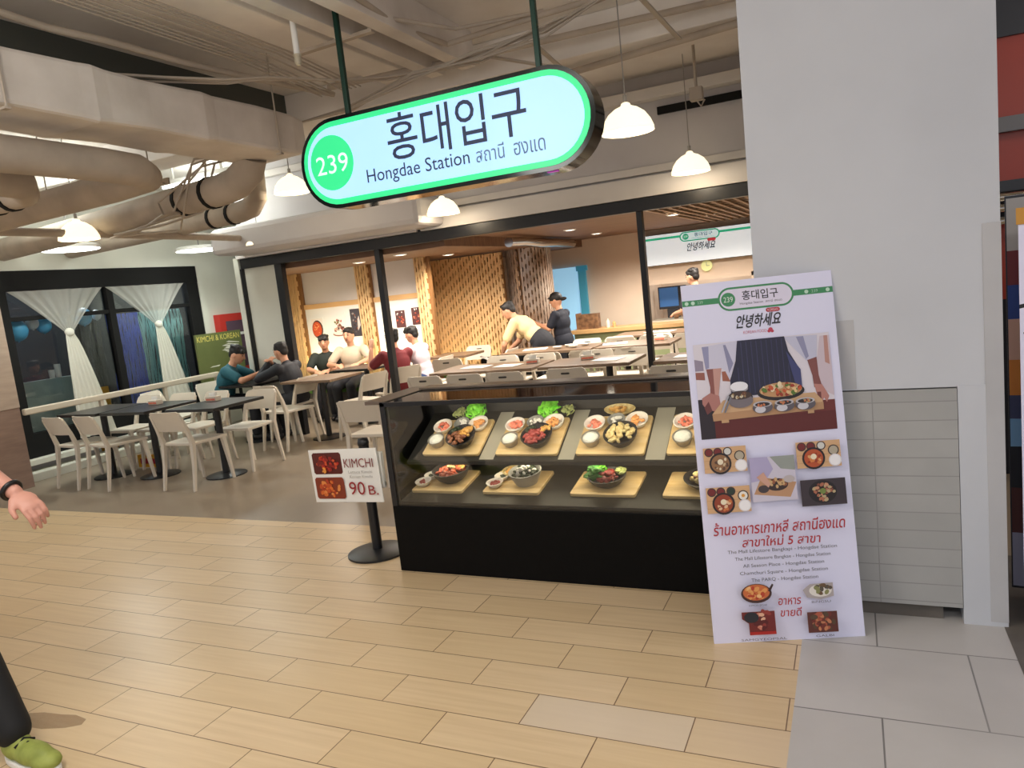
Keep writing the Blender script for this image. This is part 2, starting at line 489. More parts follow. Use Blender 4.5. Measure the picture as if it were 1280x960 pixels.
class Print:
    """flat print in layers: every shape lies a hair above the last"""
    def __init__(self, step=0.00012):
        self.mb = MB(); self.z = 0.0003; self.step = step
    def poly(self, pts, rgb):
        self.z += self.step
        n = len(pts)
        a = sum(pts[i][0]*pts[(i+1) % n][1]-pts[(i+1) % n][0]*pts[i][1] for i in range(n))
        if a < 0: pts = pts[::-1]
        self.mb.add([(x, y, self.z) for x, y in pts], [tuple(range(n))], 0, s2l(rgb))
        return self
    def rect(self, x0, y0, x1, y1, rgb):
        return self.poly(rect(min(x0, x1), min(y0, y1), max(x0, x1), max(y0, y1)), rgb)
    def disc(self, cx, cy, rx, rgb, ry=None, n=18):
        return self.poly(disc(cx, cy, rx, ry, n), rgb)
    def text(self, s, x0, y0, x1, y1, rgb, slant=0, bold=0.0):
        self.z += self.step
        text_mb(self.mb, s, x0, y0, x1, y1, self.z, 0, slant, bold=bold, c=s2l(rgb)); return self
    def specks(self, cx, cy, rx, ry, n, cols, s, sq=0.7):
        for i in range(n):
            a = random.uniform(0, 2*PI); q = math.sqrt(random.random())
            t = s*random.uniform(0.6, 1.2)
            k = random.uniform(0, PI)
            px, py = cx+rx*q*math.cos(a), cy+ry*q*math.sin(a)
            pts = [(px+t*math.cos(w)*math.cos(k)-t*sq*math.sin(w)*math.sin(k), py+t*math.cos(w)*math.sin(k)+t*sq*math.sin(w)*math.cos(k)) for w in [2*PI*j/7 for j in range(7)]]
            self.poly(pts, random.choice(cols))
        return self
# ------------------------------------------------------------------ the setting
struct('floor', MB().box(-13, -0.25, -4, 4.12, -0.05, 0), 'wood_look_tile')
struct('floor_grey', MB().box(-0.25, 6, -4, 4.12, -0.05, 0), 'grey_floor_tile')
struct('floor_dining', MB().box(-13, 6, 4.12, 13.5, -0.05, 0), 'dining_floor')
struct('floor_shop', MB().box(0.5, 6, 2.95, 4.12, 0.0005, 0.002), 'concrete')
struct('ceiling', MB().box(-9.2, 6, -4, 9.6, 3.4, 3.5), 'ceil_paint')
struct('ceiling_beam', MB().box(-4.55, -4.34, -1, 5.25, 3.0, 3.4), 'beam_shadow')  # beam added behind the duct, coloured dark to paint the shade there

# left side: window wall
XW = -8.6
struct('wall_left', MB().box(XW-0.12, XW, 5.05, 7.9, 2.36, 3.4).box(XW-0.12, XW, 7.9, 9.4, 0, 3.4).box(XW-0.12, XW, 3.2, 5.05, 2.08, 3.4), 'white_paint')
struct('trim_10', MB().box(XW, XW+0.03, 7.9, 8.0, 0, 2.36), 'white_paint')
struct('wall_end', MB().box(XW-0.12, -7.0, 9.4, 9.5, 0, 3.4), 'white_paint')
w1 = bpy.data.objects.new('window_1', None); COL.objects.link(w1); w1['kind'] = 'structure'
fr = MB()
fr.box(XW-0.1, XW+0.02, 5.05, 7.9, 2.13, 2.36)
fr.box(XW-0.08, XW+0.01, 5.05, 7.9, 0.2, 0.5)
fr.box(XW-0.08, XW+0.015, 7.7, 7.9, 0.2, 2.2)
fr.box(XW-0.08, XW+0.015, 6.43, 6.52, 0.4, 2.2)
fr.box(XW-0.08, XW+0.015, 5.0, 5.2, 0.2, 2.2)
fr.box(XW-0.06, XW+0.005, 5.1, 7.8, 1.79, 1.84)
fr.build('window_frame', 'dark_band', w1, bevel=0.004)
MB().box(XW-0.045, XW-0.039, 5.2, 6.43, 0.5, 2.13).box(XW-0.045, XW-0.039, 6.52, 7.7, 0.5, 2.13).build('window_pane', 'window_glass', w1)
# the dark-walled room behind the window
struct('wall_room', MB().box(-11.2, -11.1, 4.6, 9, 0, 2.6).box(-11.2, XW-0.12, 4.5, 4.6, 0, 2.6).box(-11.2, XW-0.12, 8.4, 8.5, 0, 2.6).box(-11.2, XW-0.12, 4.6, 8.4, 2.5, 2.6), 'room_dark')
st = MB().box(-8.6, -8.32, 4.83, 7.8, 0.0, 0.09).box(-8.6, -8.45, 4.83, 7.8, 0.16, 0.22)
struct('trim_1', st, 'white_paint', bevel=0.004)
# near wooden pier at the picture's left
pier = MB().box(-9.3, -8.08, 4.2, 4.81, 0.87, 2.08, 0).box(-9.3, -8.085, 4.2, 4.805, 0, 0.87, 1)
struct('wall_pier', pier, ['wood_column', 'wood_column_low'], bevel=0.004)

# storefront
YS = 7.2
struct('wall_storefront', MB().box(-7.02, 2.2, YS+0.02, YS+0.16, 2.57, 3.4).box(-7.02, 2.2, YS+0.05, YS+0.16, 2.28, 2.57), 'grey_plaster')
struct('trim_2', MB().box(-4.3, 2.2, YS-0.05, YS+0.05, 2.285, 2.475).box(-4.33, 2.2, YS-0.02, YS+0.05, 2.5, 2.57), 'wall_paint', bevel=0.004)
struct('trim_3', MB().box(-7.0, 2.2, YS-0.04, YS+0.06, 2.16, 2.28).box(-4.34, -4.3, YS-0.04, YS+0.06, 2.28, 2.5), 'black_frame', bevel=0.004)
struct('trim_4', MB().box(-7.03, -4.34, YS-0.07, YS+0.02, 2.285, 2.33), 'wall_paint', bevel=0.004)
for x, w in ((-6.41, 0.11), (-4.93, 0.07), (-1.845, 0.055)):
    struct('trim_5', MB().box(x-w/2, x+w/2, YS-0.03, YS+0.05, 0, 2.16), 'black_frame', bevel=0.004)
struct('wall_panel', MB().box(-6.98, -6.46, YS, YS+0.12, 0, 2.16), 'white_paint')
struct('trim_6', MB().box(-7.1, -7.02, YS-0.05, YS+0.14, 0, 2.3, 1).box(-7.02, -6.98, YS-0.04, YS+0.14, 0, 2.16, 0), ['black_frame', 'white_paint'])
struct('trim_7', MB().box(-2.2, 2.2, YS-0.12, YS+0.02, 3.157, 3.255).box(-7.0, -2.2, YS-0.06, YS+0.02, 3.2, 3.28), 'wall_paint', bevel=0.006)
# restaurant interior
struct('wall_picture', MB().box(-7.9, -5.32, 8.8, 8.9, 0, 2.3), 'wall_paint')
struct('wall_return', MB().add([(-5.2, 8.8, 0), (-5.81, 9.8, 0), (-5.9, 9.75, 0), (-5.3, 8.8, 0), (-5.2, 8.8, 2.3), (-5.81, 9.8, 2.3), (-5.9, 9.75, 2.3), (-5.3, 8.8, 2.3)],
       [(3, 2, 1, 0), (4, 5, 6, 7), (0, 1, 5, 4), (1, 2, 6, 5), (2, 3, 7, 6), (3, 0, 4, 7)]), 'slat_wood')
struct('wall_inner_left', MB().add([(-7.05, 7.3, 0), (-7.85, 8.8, 0), (-7.95, 8.8, 0), (-7.15, 7.3, 0), (-7.05, 7.3, 2.3), (-7.85, 8.8, 2.3), (-7.95, 8.8, 2.3), (-7.15, 7.3, 2.3)],
       [(3, 2, 1, 0), (4, 5, 6, 7), (0, 1, 5, 4), (1, 2, 6, 5), (2, 3, 7, 6), (3, 0, 4, 7)]), 'white_paint')
struct('wall_back', MB().box(-6.2, -3.05, 12.0, 12.12, 0, 2.4).box(-3.05, 3, 12.0, 12.12, 0, 0.74).box(-3.05, 3, 12.0, 12.12, 1.34, 2.4).box(-1.4, 3, 12.0, 12.12, 0.7, 1.4), 'cream_wall')
struct('wall_side', MB().box(-6.2, -6.1, 9.9, 12, 0, 2.4), 'cream_wall')
struct('wall_right', MB().box(2.2, 2.3, 4.2, 12, 0, 3.4), 'cream_wall')
struct('wall_kitchen', MB().box(-3.2, -1.2, 13.2, 13.3, 0.2, 1.8).box(-3.2, -3.1, 12.12, 13.2, 0.2, 1.8).box(-1.3, -1.2, 12.12, 13.2, 0.2, 1.8), 'cream_wall')
struct('ceiling_soffit', MB().prism([(-7.04, 7.3), (-4.1, 7.3), (-4.1, 12), (-7.84, 12), (-7.84, 8.8)], 2.1, 2.4), 'wood_ceiling')
struct('ceiling_plank', MB().box(-4.1, -2.0, 7.3, 12, 2.22, 2.4), 'wood_ceiling')
g = MB().box(-2.0, 2.2, 7.3, 12, 2.34, 2.4, 1)
y = 7.36
while y < 11.9:
    g.box(-2.0, 2.2, y, y+0.07, 2.236, 2.25, 0); y += 0.28
x = -2.0
while x < 2.15:
    g.box(x, x+0.035, 7.3, 12, 2.22, 2.234, 0); x += 0.115
struct('ceiling_grille', g, ['wood_grille', mat('grille_dark', (52, 38, 30), 0.8)])
struct('trim_8', MB().box(-7.44, -6.42, 8.76, 8.8, 1.56, 1.63).box(-6.18, -5.42, 8.76, 8.8, 1.56, 1.63), 'trim_orange')
struct('trim_9', MB().box(-7.44, -6.42, 8.775, 8.8, 0.62, 1.56).box(-6.18, -5.42, 8.775, 8.8, 0.62, 1.56), 'paper_white')

# the white square pillar with its tiled plinth
CX0, CX1, CY0, CY1 = -0.38, 0.515, 3.33, 4.15
struct('column', MB().box(CX0, CX1, CY0, CY1, 0.995, 3.4, 0).box(0.36, CX1, CY0-0.004, CY1, 0, 1.0, 0).box(CX0+0.01, 0.29, CY0+0.03, CY1, 0, 0.09, 1).box(CX0, 0.36, CY0+0.05, CY1-0.01, 0.09, 0.995, 2)
       .box(0.455, CX1+0.001, CY0-0.0055, CY0, 0.02, 1.62, 3).box(-0.08, 0.0, CY0-0.0015, CY0, 1.0, 1.29, 3), ['column_paint', 'concrete', 'dark_band', 'column_patch'], bevel=0.003)
struct('column_tiles', MB().box(CX0, 0.358, CY0-0.006, CY0+0.05, 0.07, 0.99), 'column_tile')

# shop beyond the pillar
sh = MB()
sh.box(0.7, 4.5, 5.0, 5.15, 1.86, 2.12, 0).box(0.7, 4.5, 4.98, 5.15, 2.2, 2.62, 0)
sh.box(0.7, 4.5, 4.96, 5.15, 2.62, 3.4, 1).box(0.7, 4.5, 4.95, 5.15, 2.12, 2.2, 2).box(0.7, 4.5, 5.0, 5.15, 1.2, 1.62, 0).box(0.7, 4.5, 4.98, 5.15, 1.8, 1.86, 1)
struct('wall_shop', sh, ['red_fascia', 'fascia_dark', 'fascia_grey'])
struct('wall_shop_rear', MB().box(0.7, 4.5, 5.6, 5.7, 0, 3.4), 'fascia_dark')
for z in (1.64, 1.71, 1.77):
    tag(MB().tube([(0.62, 4.93, z), (4.4, 4.93, z)], 0.022, 12).build('chrome_rail', 'chrome', smooth=True),
        'polished chrome rail under red shop fascia, %s of three' % {1.64: 'lowest', 1.71: 'middle one', 1.77: 'topmost'}[z], 'rail', 'chrome rails of the red shop')
t = thing('shop_poster', 'white framed poster board with black lines right of the white pillar', 'poster', (0.565, 3.3, 0), R(-10))
MB().box(0, 0.75, -0.01, 0.02, 0.06, 1.60).build('board', 'banner_white', t, bevel=0.003)
MB().box(-0.006, 0.75, -0.014, 0.02, 1.60, 1.66).build('top_border', mat('ochre', (196, 142, 54), 0.5), t)
p = Print()
p.poly([(0.0, 1.29), (0.75, 1.44), (0.75, 1.455), (0.0, 1.305)], (24, 24, 28)); p.poly([(0.01, 1.2), (0.02, 1.2), (0.11, 0.98), (0.1, 0.98)], (24, 24, 28)); p.poly([(0.1, 1.0), (0.115, 1.0), (0.10, 0.5), (0.085, 0.5)], (24, 24, 28))
p.disc(0.07, 1.47, 0.035, (190, 160, 90), 0.05); p.disc(0.07, 1.47, 0.022, (244, 240, 236), 0.035); p.disc(0.1, 0.66, 0.05, (222, 196, 190)); p.disc(0.2, 0.72, 0.05, (226, 190, 170))
p.mb.build('printed_artwork', 'printed_ink', t, loc=(0, -0.0105, 0), rot=(PI/2, 0, 0))
t = thing('photo_poster', 'colourful photo poster board standing behind white framed poster', 'poster', (0.575, 3.62, 0), R(-8))
MB().box(0, 0.9, 0, 0.025, 0.05, 1.72).build('board', 'fascia_dark', t)
p = Print()
for y0, y1, c in ((1.5, 1.71, (180, 176, 170)), (1.36, 1.5, (120, 40, 44)), (1.22, 1.36, (40, 70, 140)), (1.05, 1.22, (220, 176, 150)), (0.9, 1.05, (226, 140, 50)), (0.8, 0.9, (70, 76, 110)), (0.68, 0.8, (140, 190, 226)), (0.5, 0.68, (26, 26, 34)), (0.3, 0.5, (90, 40, 36)), (0.06, 0.3, (170, 170, 190))):
    p.rect(0.005, y0, 0.4, y1, c)
p.mb.build('printed_artwork', 'printed_ink', t, loc=(0, -0.0005, 0), rot=(PI/2, 0, 0))

# ------------------------------------------------------------------ big hanging station sign
YF = 3.6
t = thing('station_sign', 'large pill-shaped green rimmed light box sign reading Hongdae Station', 'sign', (-2.01, YF, 2.39))
Mx = Matrix.Rotation(PI/2, 4, 'X')
b = MB(); b.T = Mx
b.prism(stadium(0, 0, 1.83, 0.51), -0.15, 0.0)
b.build('sign_case', 'sign_black', t, smooth='auto')
b = MB(); b.T = Mx; b.prism(stadium(0, 0, 1.78, 0.465), 0.0, 0.004); b.build('green_border', 'sign_green', t)
b = MB(); b.T = Mx; b.prism(stadium(0, 0, 1.72, 0.405), 0.004, 0.007); b.build('face_panel', 'sign_face', t)
b = MB(); b.T = Mx; b.prism(disc(-0.685, 0.005, 0.152, 0.155, 36), 0.007, 0.009); b.build('number_disc', 'sign_green', t)
ox, oz = 2.01, -2.39
b = MB(); b.T = Mx
text_mb(b, '239', -2.805+ox, 2.335+oz, -2.58+ox, 2.44+oz, 0.0105)
b.build('number_lettering', 'sign_white', t)
b = MB(); b.T = Mx
text_mb(b, '홍대입구', -2.30+ox, 2.335+oz, -1.455+ox, 2.585+oz, 0.0085, bold=0.004)
text_mb(b, 'Hongdae Station', -2.465+ox, 2.222+oz, -1.805+ox, 2.318+oz, 0.0085)
b.build('lettering', 'sign_ink', t)
b = MB(); b.T = Mx
text_mb(b, 'สถานี', -1.765+ox, 2.240+oz, -1.60+ox, 2.320+oz, 0.0085)
b.build('thai_lettering', 'sign_thai', t)
b = MB(); b.T = Mx
text_mb(b, 'ฮงแด', -1.545+ox, 2.240+oz, -1.37+ox, 2.305+oz, 0.0085)
b.build('thai_lettering', 'sign_thai', t)
for x in (-2.585, -1.39):
    q = MB().box(x+ox-0.014, x+ox+0.014, 0.05, 0.078, 0.2, 3.4-2.39)
    q.build('hanging_rod', 'rod_green', t, bevel=0.003)
MB().box(0.62, 0.68, 0.03, 0.05, -0.2585, -0.255).build('led_window', mat('magenta', (190, 70, 180), 0.4, emit=0.5), t)

# ------------------------------------------------------------------ leaning banner board
d = Vector((0.578, 0.197, 0)); ang = math.atan2(d.y, d.x)
LEAN = math.atan2(0.2, 1.51)
t = thing('menu_banner', 'tall white menu banner board leaning against the white pillar', 'banner', (-0.589, 2.943, 0), rot=(Euler((PI/2-LEAN, 0, ang))))
# local: x along the foot, y up the board, z out of the printed side
WB, HB = 0.61, 1.515
MB().box(0, WB, 0, HB, -0.01, 0).build('foam_board', 'banner_white', t)
p = Print(0.0001)
G = (62, 140, 92)
p.rect(0, 1.425, 0.16, 1.449, G); p.rect(0.45, 1.425, WB, 1.449, G)
p.poly(stadium(0.301, 1.438, 0.308, 0.098), G); p.poly(stadium(0.301, 1.438, 0.292, 0.082), (226, 220, 240))
p.disc(0.189, 1.437, 0.029, G, n=24)
p.text('239', 0.170, 1.426, 0.208, 1.448, (226, 236, 226))
p.text('홍대입구', 0.246, 1.428, 0.392, 1.468, (32, 30, 36), bold=0.01)
p.text('Hongdae Station  สถานี ฮงแด', 0.235, 1.408, 0.405, 1.421, (70, 66, 80))
for x in (0.018, 0.044, 0.505, 0.59):
    p.disc(x, 1.437, 0.008, (196, 226, 206))
p.text('239', 0.062, 1.431, 0.085, 1.443, (170, 210, 184)); p.text('239', 0.525, 1.431, 0.55, 1.443, (170, 210, 184))
p.text('안녕하세요', 0.206, 1.312, 0.388, 1.368, (30, 28, 34), slant=0.25, bold=0.018)
p.poly(stadium(0.365, 1.378, 0.056, 0.017), (176, 30, 44)); p.text('KOREAN', 0.344, 1.373, 0.386, 1.383, (236, 214, 220))
p.text('KOREAN FOOD', 0.238, 1.288, 0.332, 1.300, (206, 120, 140)); p.disc(0.348, 1.296, 0.009, (190, 60, 84)); p.disc(0.341, 1.290, 0.006, (190, 60, 84)); p.disc(0.355, 1.289, 0.006, (190, 60, 84))
# main photograph: a cook in a dark apron holding a wooden board of dishes
X0, X1, Y0, Y1 = 0.027, 0.577, 0.862, 1.262
p.rect(X0, Y0, X1, Y1, (222, 216, 226))
p.rect(X0, Y0, X1, 0.945, (96, 36, 34)); p.rect(X0, 0.94, X1, 0.985, (112, 48, 44)); p.rect(X0, 0.862, X0+0.06, 1.03, (44, 34, 42))
p.poly([(X0, 1.15), (0.062, 1.15), (0.062, 1.19), (X0, 1.2)], (150, 140, 160)); p.poly([(X0, 1.115), (0.064, 1.11), (0.064, 1.142), (X0, 1.145)], (150, 92, 80)); p.poly([(0.135, 1.10), (0.17, 1.095), (0.17, 1.14), (0.135, 1.14)], (160, 96, 76))
p.poly([(0.50, 1.05), (0.577, 1.0), (0.577, 1.25), (0.54, 1.25)], (206, 190, 200)); p.poly([(0.552, 1.14), (0.57, 1.13), (0.57, 1.25), (0.555, 1.25)], (186, 140, 130))
# sleeves
p.poly([(0.062, 1.25), (0.21, 1.262), (0.20, 1.2), (0.165, 1.1), (0.15, 1.14), (0.14, 1.152), (0.07, 1.155)], (206, 204, 224)); p.poly([(0.062, 1.25), (0.09, 1.25), (0.085, 1.16), (0.07, 1.155)], (150, 150, 184)); p.poly([(0.15, 1.25), (0.16, 1.25), (0.185, 1.17), (0.165, 1.13)], (140, 140, 172))
p.poly([(0.395, 1.26), (0.53, 1.255), (0.52, 1.165), (0.482, 1.15), (0.44, 1.2)], (196, 196, 218)); p.poly([(0.446, 1.255), (0.475, 1.255), (0.49, 1.17), (0.478, 1.16)], (146, 146, 178))
# forearms and hands
p.poly([(0.072, 1.155), (0.135, 1.155), (0.122, 1.09), (0.112, 1.03), (0.078, 1.03), (0.082, 1.08)], (196, 150, 140)); p.poly([(0.072, 1.155), (0.1, 1.155), (0.098, 1.04), (0.078, 1.03), (0.082, 1.08)], (140, 84, 78))
p.poly([(0.044, 1.035), (0.08, 1.055), (0.115, 1.04), (0.118, 1.0), (0.10, 0.975), (0.06, 0.985), (0.044, 1.01)], (176, 120, 112)); p.poly([(0.05, 0.995), (0.07, 1.02), (0.082, 0.98), (0.06, 0.965)], (110, 60, 58))
p.poly([(0.482, 1.155), (0.52, 1.165), (0.522, 1.09), (0.53, 1.05), (0.50, 1.04), (0.497, 1.09)], (132, 78, 74)); p.poly([(0.50, 1.055), (0.532, 1.05), (0.556, 1.0), (0.545, 0.975), (0.535, 0.995), (0.525, 0.975), (0.51, 1.0), (0.505, 1.03)], (186, 128, 118)); p.poly([(0.51, 1.02), (0.525, 1.02), (0.524, 0.985), (0.512, 0.99)], (110, 58, 56))
# apron
p.poly([(0.208, 1.262), (0.399, 1.262), (0.41, 1.2), (0.445, 1.13), (0.452, 1.03), (0.165, 1.03), (0.166, 1.1), (0.195, 1.18)], (38, 38, 62))
for i in range(11):
    p.rect(0.20+i*0.0205, 1.04, 0.2035+i*0.0205, 1.15 if i in (0, 10) else 1.255, (58, 58, 92))
p.poly([(0.40, 1.2), (0.452, 1.12), (0.452, 1.03), (0.43, 1.04)], (64, 68, 116))
# board
p.poly([(0.08, 0.965), (0.13, 1.02), (0.50, 1.02), (0.528, 0.985), (0.528, 0.955), (0.084, 0.935)], (206, 168, 128)); p.poly([(0.08, 0.965), (0.53, 0.978), (0.53, 0.948), (0.082, 0.935)], (184, 142, 104)); p.rect(0.115, 0.925, 0.145, 0.938, (196, 156, 116)); p.rect(0.465, 0.935, 0.49, 0.95, (196, 156, 116))
p.disc(0.365, 1.035, 0.095, (40, 34, 36), 0.036, 26); p.disc(0.365, 1.043, 0.086, (196, 150, 104), 0.03, 26)
p.specks(0.365, 1.045, 0.078, 0.025, 46, [(226, 190, 140), (200, 90, 50), (224, 206, 170), (90, 120, 50), (160, 60, 40), (236, 216, 180)], 0.011)
p.disc(0.198, 1.062, 0.036, (160, 158, 166), 0.016); p.disc(0.198, 1.072, 0.036, (236, 236, 242), 0.02); p.disc(0.198, 1.024, 0.052, (40, 36, 40), 0.03); p.disc(0.2, 1.012, 0.05, (120, 112, 118), 0.03); p.disc(0.2, 1.034, 0.046, (70, 52, 46), 0.017)
p.specks(0.2, 1.034, 0.035, 0.011, 12, [(206, 196, 170), (110, 70, 50), (160, 130, 90)], 0.007)
p.poly([(0.115, 0.97), (0.122, 0.97), (0.155, 1.035), (0.148, 1.038)], (170, 170, 180)); p.poly([(0.128, 0.968), (0.135, 0.968), (0.165, 1.03), (0.158, 1.033)], (120, 120, 130))
for x in (0.285, 0.372, 0.456):
    p.disc(x, 0.976, 0.041, (96, 90, 98), 0.024); p.disc(x-0.01, 0.968, 0.022, (206, 204, 212), 0.014); p.disc(x, 0.99, 0.038, (190, 186, 192), 0.013); p.disc(x, 0.989, 0.03, (52, 42, 44), 0.009); p.specks(x, 0.989, 0.02, 0.006, 6, [(200, 120, 80), (160, 150, 110)], 0.006)
def table_shot(x0, y0, x1, y1, cx, stew):
    p.rect(x0, y0, x1, y1, (214, 172, 128)); w = x1-x0; h = y1-y0
    for i in range(3): p.rect(x0, y0+h*(0.18+0.3*i), x1, y0+h*(0.195+0.3*i), (190, 146, 102))
    for q, c in ((0.13, (120, 40, 40)), (0.34, (120, 40, 40)), (0.57, (214, 214, 208) if cx else (44, 60, 48))):
        p.disc(x0+w*q, y0+h*0.82, w*0.105, (70, 50, 48), n=14); p.disc(x0+w*q, y0+h*0.82, w*0.08, c, n=14)
    p.disc(x0+w*0.84, y0+h*0.62, w*0.125, (66, 54, 50)); p.disc(x0+w*0.84, y0+h*0.62, w*0.10, (180, 170, 150) if cx else (238, 234, 224))
    if not cx: p.disc(x0+w*0.84, y0+h*0.62, w*0.04, (226, 160, 60))
    p.disc(x0+w*0.86, y0+h*0.24, w*0.145, (226, 222, 226)); p.disc(x0+w*0.86, y0+h*0.24, w*0.12, (246, 244, 246))
    c0, r0 = (x0+w*0.38, y0+h*0.36), w*0.26
    p.disc(c0[0], c0[1], r0, (40, 30, 32), n=22); p.disc(c0[0], c0[1], r0*0.82, stew[0], n=22)
    p.specks(c0[0], c0[1], r0*0.66, r0*0.66, 16, stew, w*0.05); p.disc(c0[0], c0[1]+r0*0.15, r0*0.26, (240, 226, 196))
table_shot(0.026, 0.72, 0.200, 0.826, 1, [(150, 110, 74), (206, 186, 150), (96, 66, 50), (226, 210, 180)])
table_shot(0.022, 0.552, 0.200, 0.660, 0, [(150, 66, 40), (206, 120, 66), (120, 48, 34), (230, 190, 150)])
table_shot(0.399, 0.712, 0.574, 0.820, 1, [(186, 84, 44), (214, 130, 70), (150, 56, 34), (226, 170, 110)])
p.rect(0.208, 0.588, 0.388, 0.772, (206, 200, 216)); p.poly([(0.208, 0.772), (0.28, 0.772), (0.30, 0.72), (0.27, 0.68), (0.208, 0.67)], (176, 168, 204)); p.poly([(0.29, 0.772), (0.388, 0.772), (0.388, 0.71), (0.33, 0.72)], (150, 156, 150))
p.poly([(0.215, 0.62), (0.36, 0.60), (0.388, 0.66), (0.25, 0.69)], (190, 146, 110)); p.disc(0.31, 0.655, 0.045, (60, 44, 42), 0.026); p.specks(0.31, 0.66, 0.035, 0.02, 14, [(150, 90, 60), (206, 170, 120), (90, 60, 44)], 0.01); p.disc(0.255, 0.64, 0.022, (70, 60, 62), 0.016); p.disc(0.36, 0.675, 0.022, (190, 180, 180), 0.015); p.poly([(0.23, 0.69), (0.26, 0.71), (0.285, 0.66), (0.275, 0.645)], (206, 160, 140))
p.rect(0.402, 0.556, 0.580, 0.664, (60, 50, 56)); p.disc(0.488, 0.612, 0.056, (34, 28, 30), 0.047); p.specks(0.488, 0.612, 0.045, 0.036, 34, [(176, 110, 84), (206, 150, 116), (130, 76, 60), (190, 170, 130)], 0.009); p.disc(0.488, 0.615, 0.012, (120, 140, 70))
RED = (172, 32, 46)
p.text('ร้านอาหารเกาหลี สถานีฮงแด', 0.034, 0.460, 0.56, 0.514, RED, slant=0.15, bold=0.012)
p.text('สาขาใหม่ 5 สาขา', 0.146, 0.406, 0.458, 0.450, RED, slant=0.15, bold=0.012)
for i, (s, a, e) in enumerate((('The Mall Lifestore Bangkapi - Hongdae Station', 0.085, 0.522), ('The Mall Lifestore Bangkae - Hongdae Station', 0.112, 0.494), ('All Season Place - Hongdae Station', 0.142, 0.466), ('Chamchuri Square - Hongdae Station', 0.127, 0.478), ('The PARQ - Hongdae Station', 0.170, 0.437))):
    p.text(s, a, 0.378-0.0303*i, e, 0.396-0.0303*i, (40, 36, 44), bold=0.0)
p.text('อาหาร', 0.268, 0.158, 0.358, 0.186, RED, slant=0.15, bold=0.01); p.text('ขายดี', 0.272, 0.110, 0.356, 0.146, RED, slant=0.15, bold=0.01)
p.disc(0.185, 0.212, 0.062, (70, 40, 36), 0.04, 24); p.disc(0.185, 0.216, 0.054, (206, 110, 60), 0.033, 24); p.specks(0.185, 0.216, 0.045, 0.026, 22, [(230, 160, 90), (186, 66, 40), (240, 190, 130)], 0.012); p.poly([(0.232, 0.222), (0.25, 0.25), (0.256, 0.245), (0.24, 0.215)], (60, 40, 40))
p.poly([(0.37, 0.215), (0.40, 0.238), (0.491, 0.240), (0.491, 0.185), (0.44, 0.174), (0.385, 0.184)], (176, 166, 166)); p.disc(0.44, 0.21, 0.045, (230, 224, 216), 0.026); p.specks(0.45, 0.215, 0.032, 0.018, 12, [(90, 80, 70), (140, 140, 90), (110, 84, 60)], 0.012)
p.poly([(0.117, 0.138), (0.25, 0.138), (0.25, 0.042), (0.143, 0.042), (0.143, 0.09), (0.117, 0.11)], (116, 40, 38)); p.specks(0.205, 0.1, 0.04, 0.036, 16, [(206, 130, 110), (150, 60, 52), (230, 180, 150), (90, 30, 32)], 0.015); p.disc(0.155, 0.115, 0.03, (40, 40, 46), 0.022); p.rect(0.145, 0.042, 0.25, 0.055, (176, 40, 34))
p.rect(0.378, 0.039, 0.496, 0.124, (96, 48, 40)); p.specks(0.437, 0.082, 0.05, 0.034, 30, [(176, 90, 66), (120, 50, 42), (200, 130, 90), (90, 70, 50)], 0.014)
for s, a, e, yy in (('KIMCHI JJIGAE', 0.150, 0.222, 0.16), ('BINGSU', 0.40, 0.475, 0.162), ('SAMGYEOPSAL', 0.106, 0.289, 0.020), ('GALBI', 0.405, 0.475, 0.022)):
    p.text(s, a, yy, e, yy+0.009, (90, 86, 100))
p.mb.build('printed_artwork', 'printed_ink', t)

# ------------------------------------------------------------------ kimchi price sign on a stanchion post
t = thing('post_stand', 'black round based post stand at the left end of display case', 'stanchion', (-2.80, 3.66, 0))
MB().lathe([(0.19, 0), (0.19, 0.012), (0.16, 0.022), (0.03, 0.03)], 36).build('base', 'black_frame', t, smooth='auto')
MB().tube([(0, 0, 0.02), (0, 0, 0.72)], 0.032, 16).build('post', 'black_frame', t, smooth='auto')
MB().lathe([(0.034, 0.70), (0.036, 0.72), (0.03, 0.745), (0.0, 0.75)], 16).build('cap', 'black_frame', t, smooth=True)
MB().box(0.095, 0.13, -0.02, 0.01, 0.44, 0.66).box(0.05, 0.13, -0.01, 0.01, 0.43, 0.47).build('white_clip', 'paper_white', t, bevel=0.004)
t = thing('kimchi_price_sign', 'white price sign for kimchi at 90 B hung on black post', 'sign', (-3.20, 3.615, 0.335), rot=Euler((PI/2, R(-1.5), 0)))
MB().box(0, 0.53, 0, 0.345, -0.006, 0).build('panel', 'paper_white', t, bevel=0.002)
p = Print()
for y0, y1, c0, cols in ((0.185, 0.325, (86, 22, 16), [(186, 40, 26), (146, 30, 24), (206, 80, 40), (120, 30, 20)]), (0.025, 0.165, (130, 50, 24), [(216, 110, 44), (196, 80, 34), (226, 140, 70), (176, 60, 30)])):
    p.poly([(0.025+dx, y) for dx, y in ((0.012, y0), (0.228-0.012, y0), (0.228, y0+0.012), (0.228, y1-0.012), (0.216, y1), (0.012, y1), (0, y1-0.012), (0, y0+0.012))], c0)
    p.specks(0.139, (y0+y1)/2, 0.085, 0.05, 46, cols, 0.016)
p.specks(0.115, 0.215, 0.03, 0.012, 4, [(226, 150, 60)], 0.012)
p.text('KIMCHI', 0.278, 0.228, 0.50, 0.285, (120, 20, 30))
p.text('Lettuce Kimchi', 0.305, 0.190, 0.485, 0.208, (150, 150, 150)); p.text('Korean Kimchi', 0.31, 0.160, 0.482, 0.178, (150, 150, 150))
p.text('90', 0.292, 0.052, 0.412, 0.136, (150, 24, 36)); p.text('B.', 0.438, 0.052, 0.51, 0.112, (150, 24, 36))
p.mb.build('printed_artwork', 'printed_ink', t)

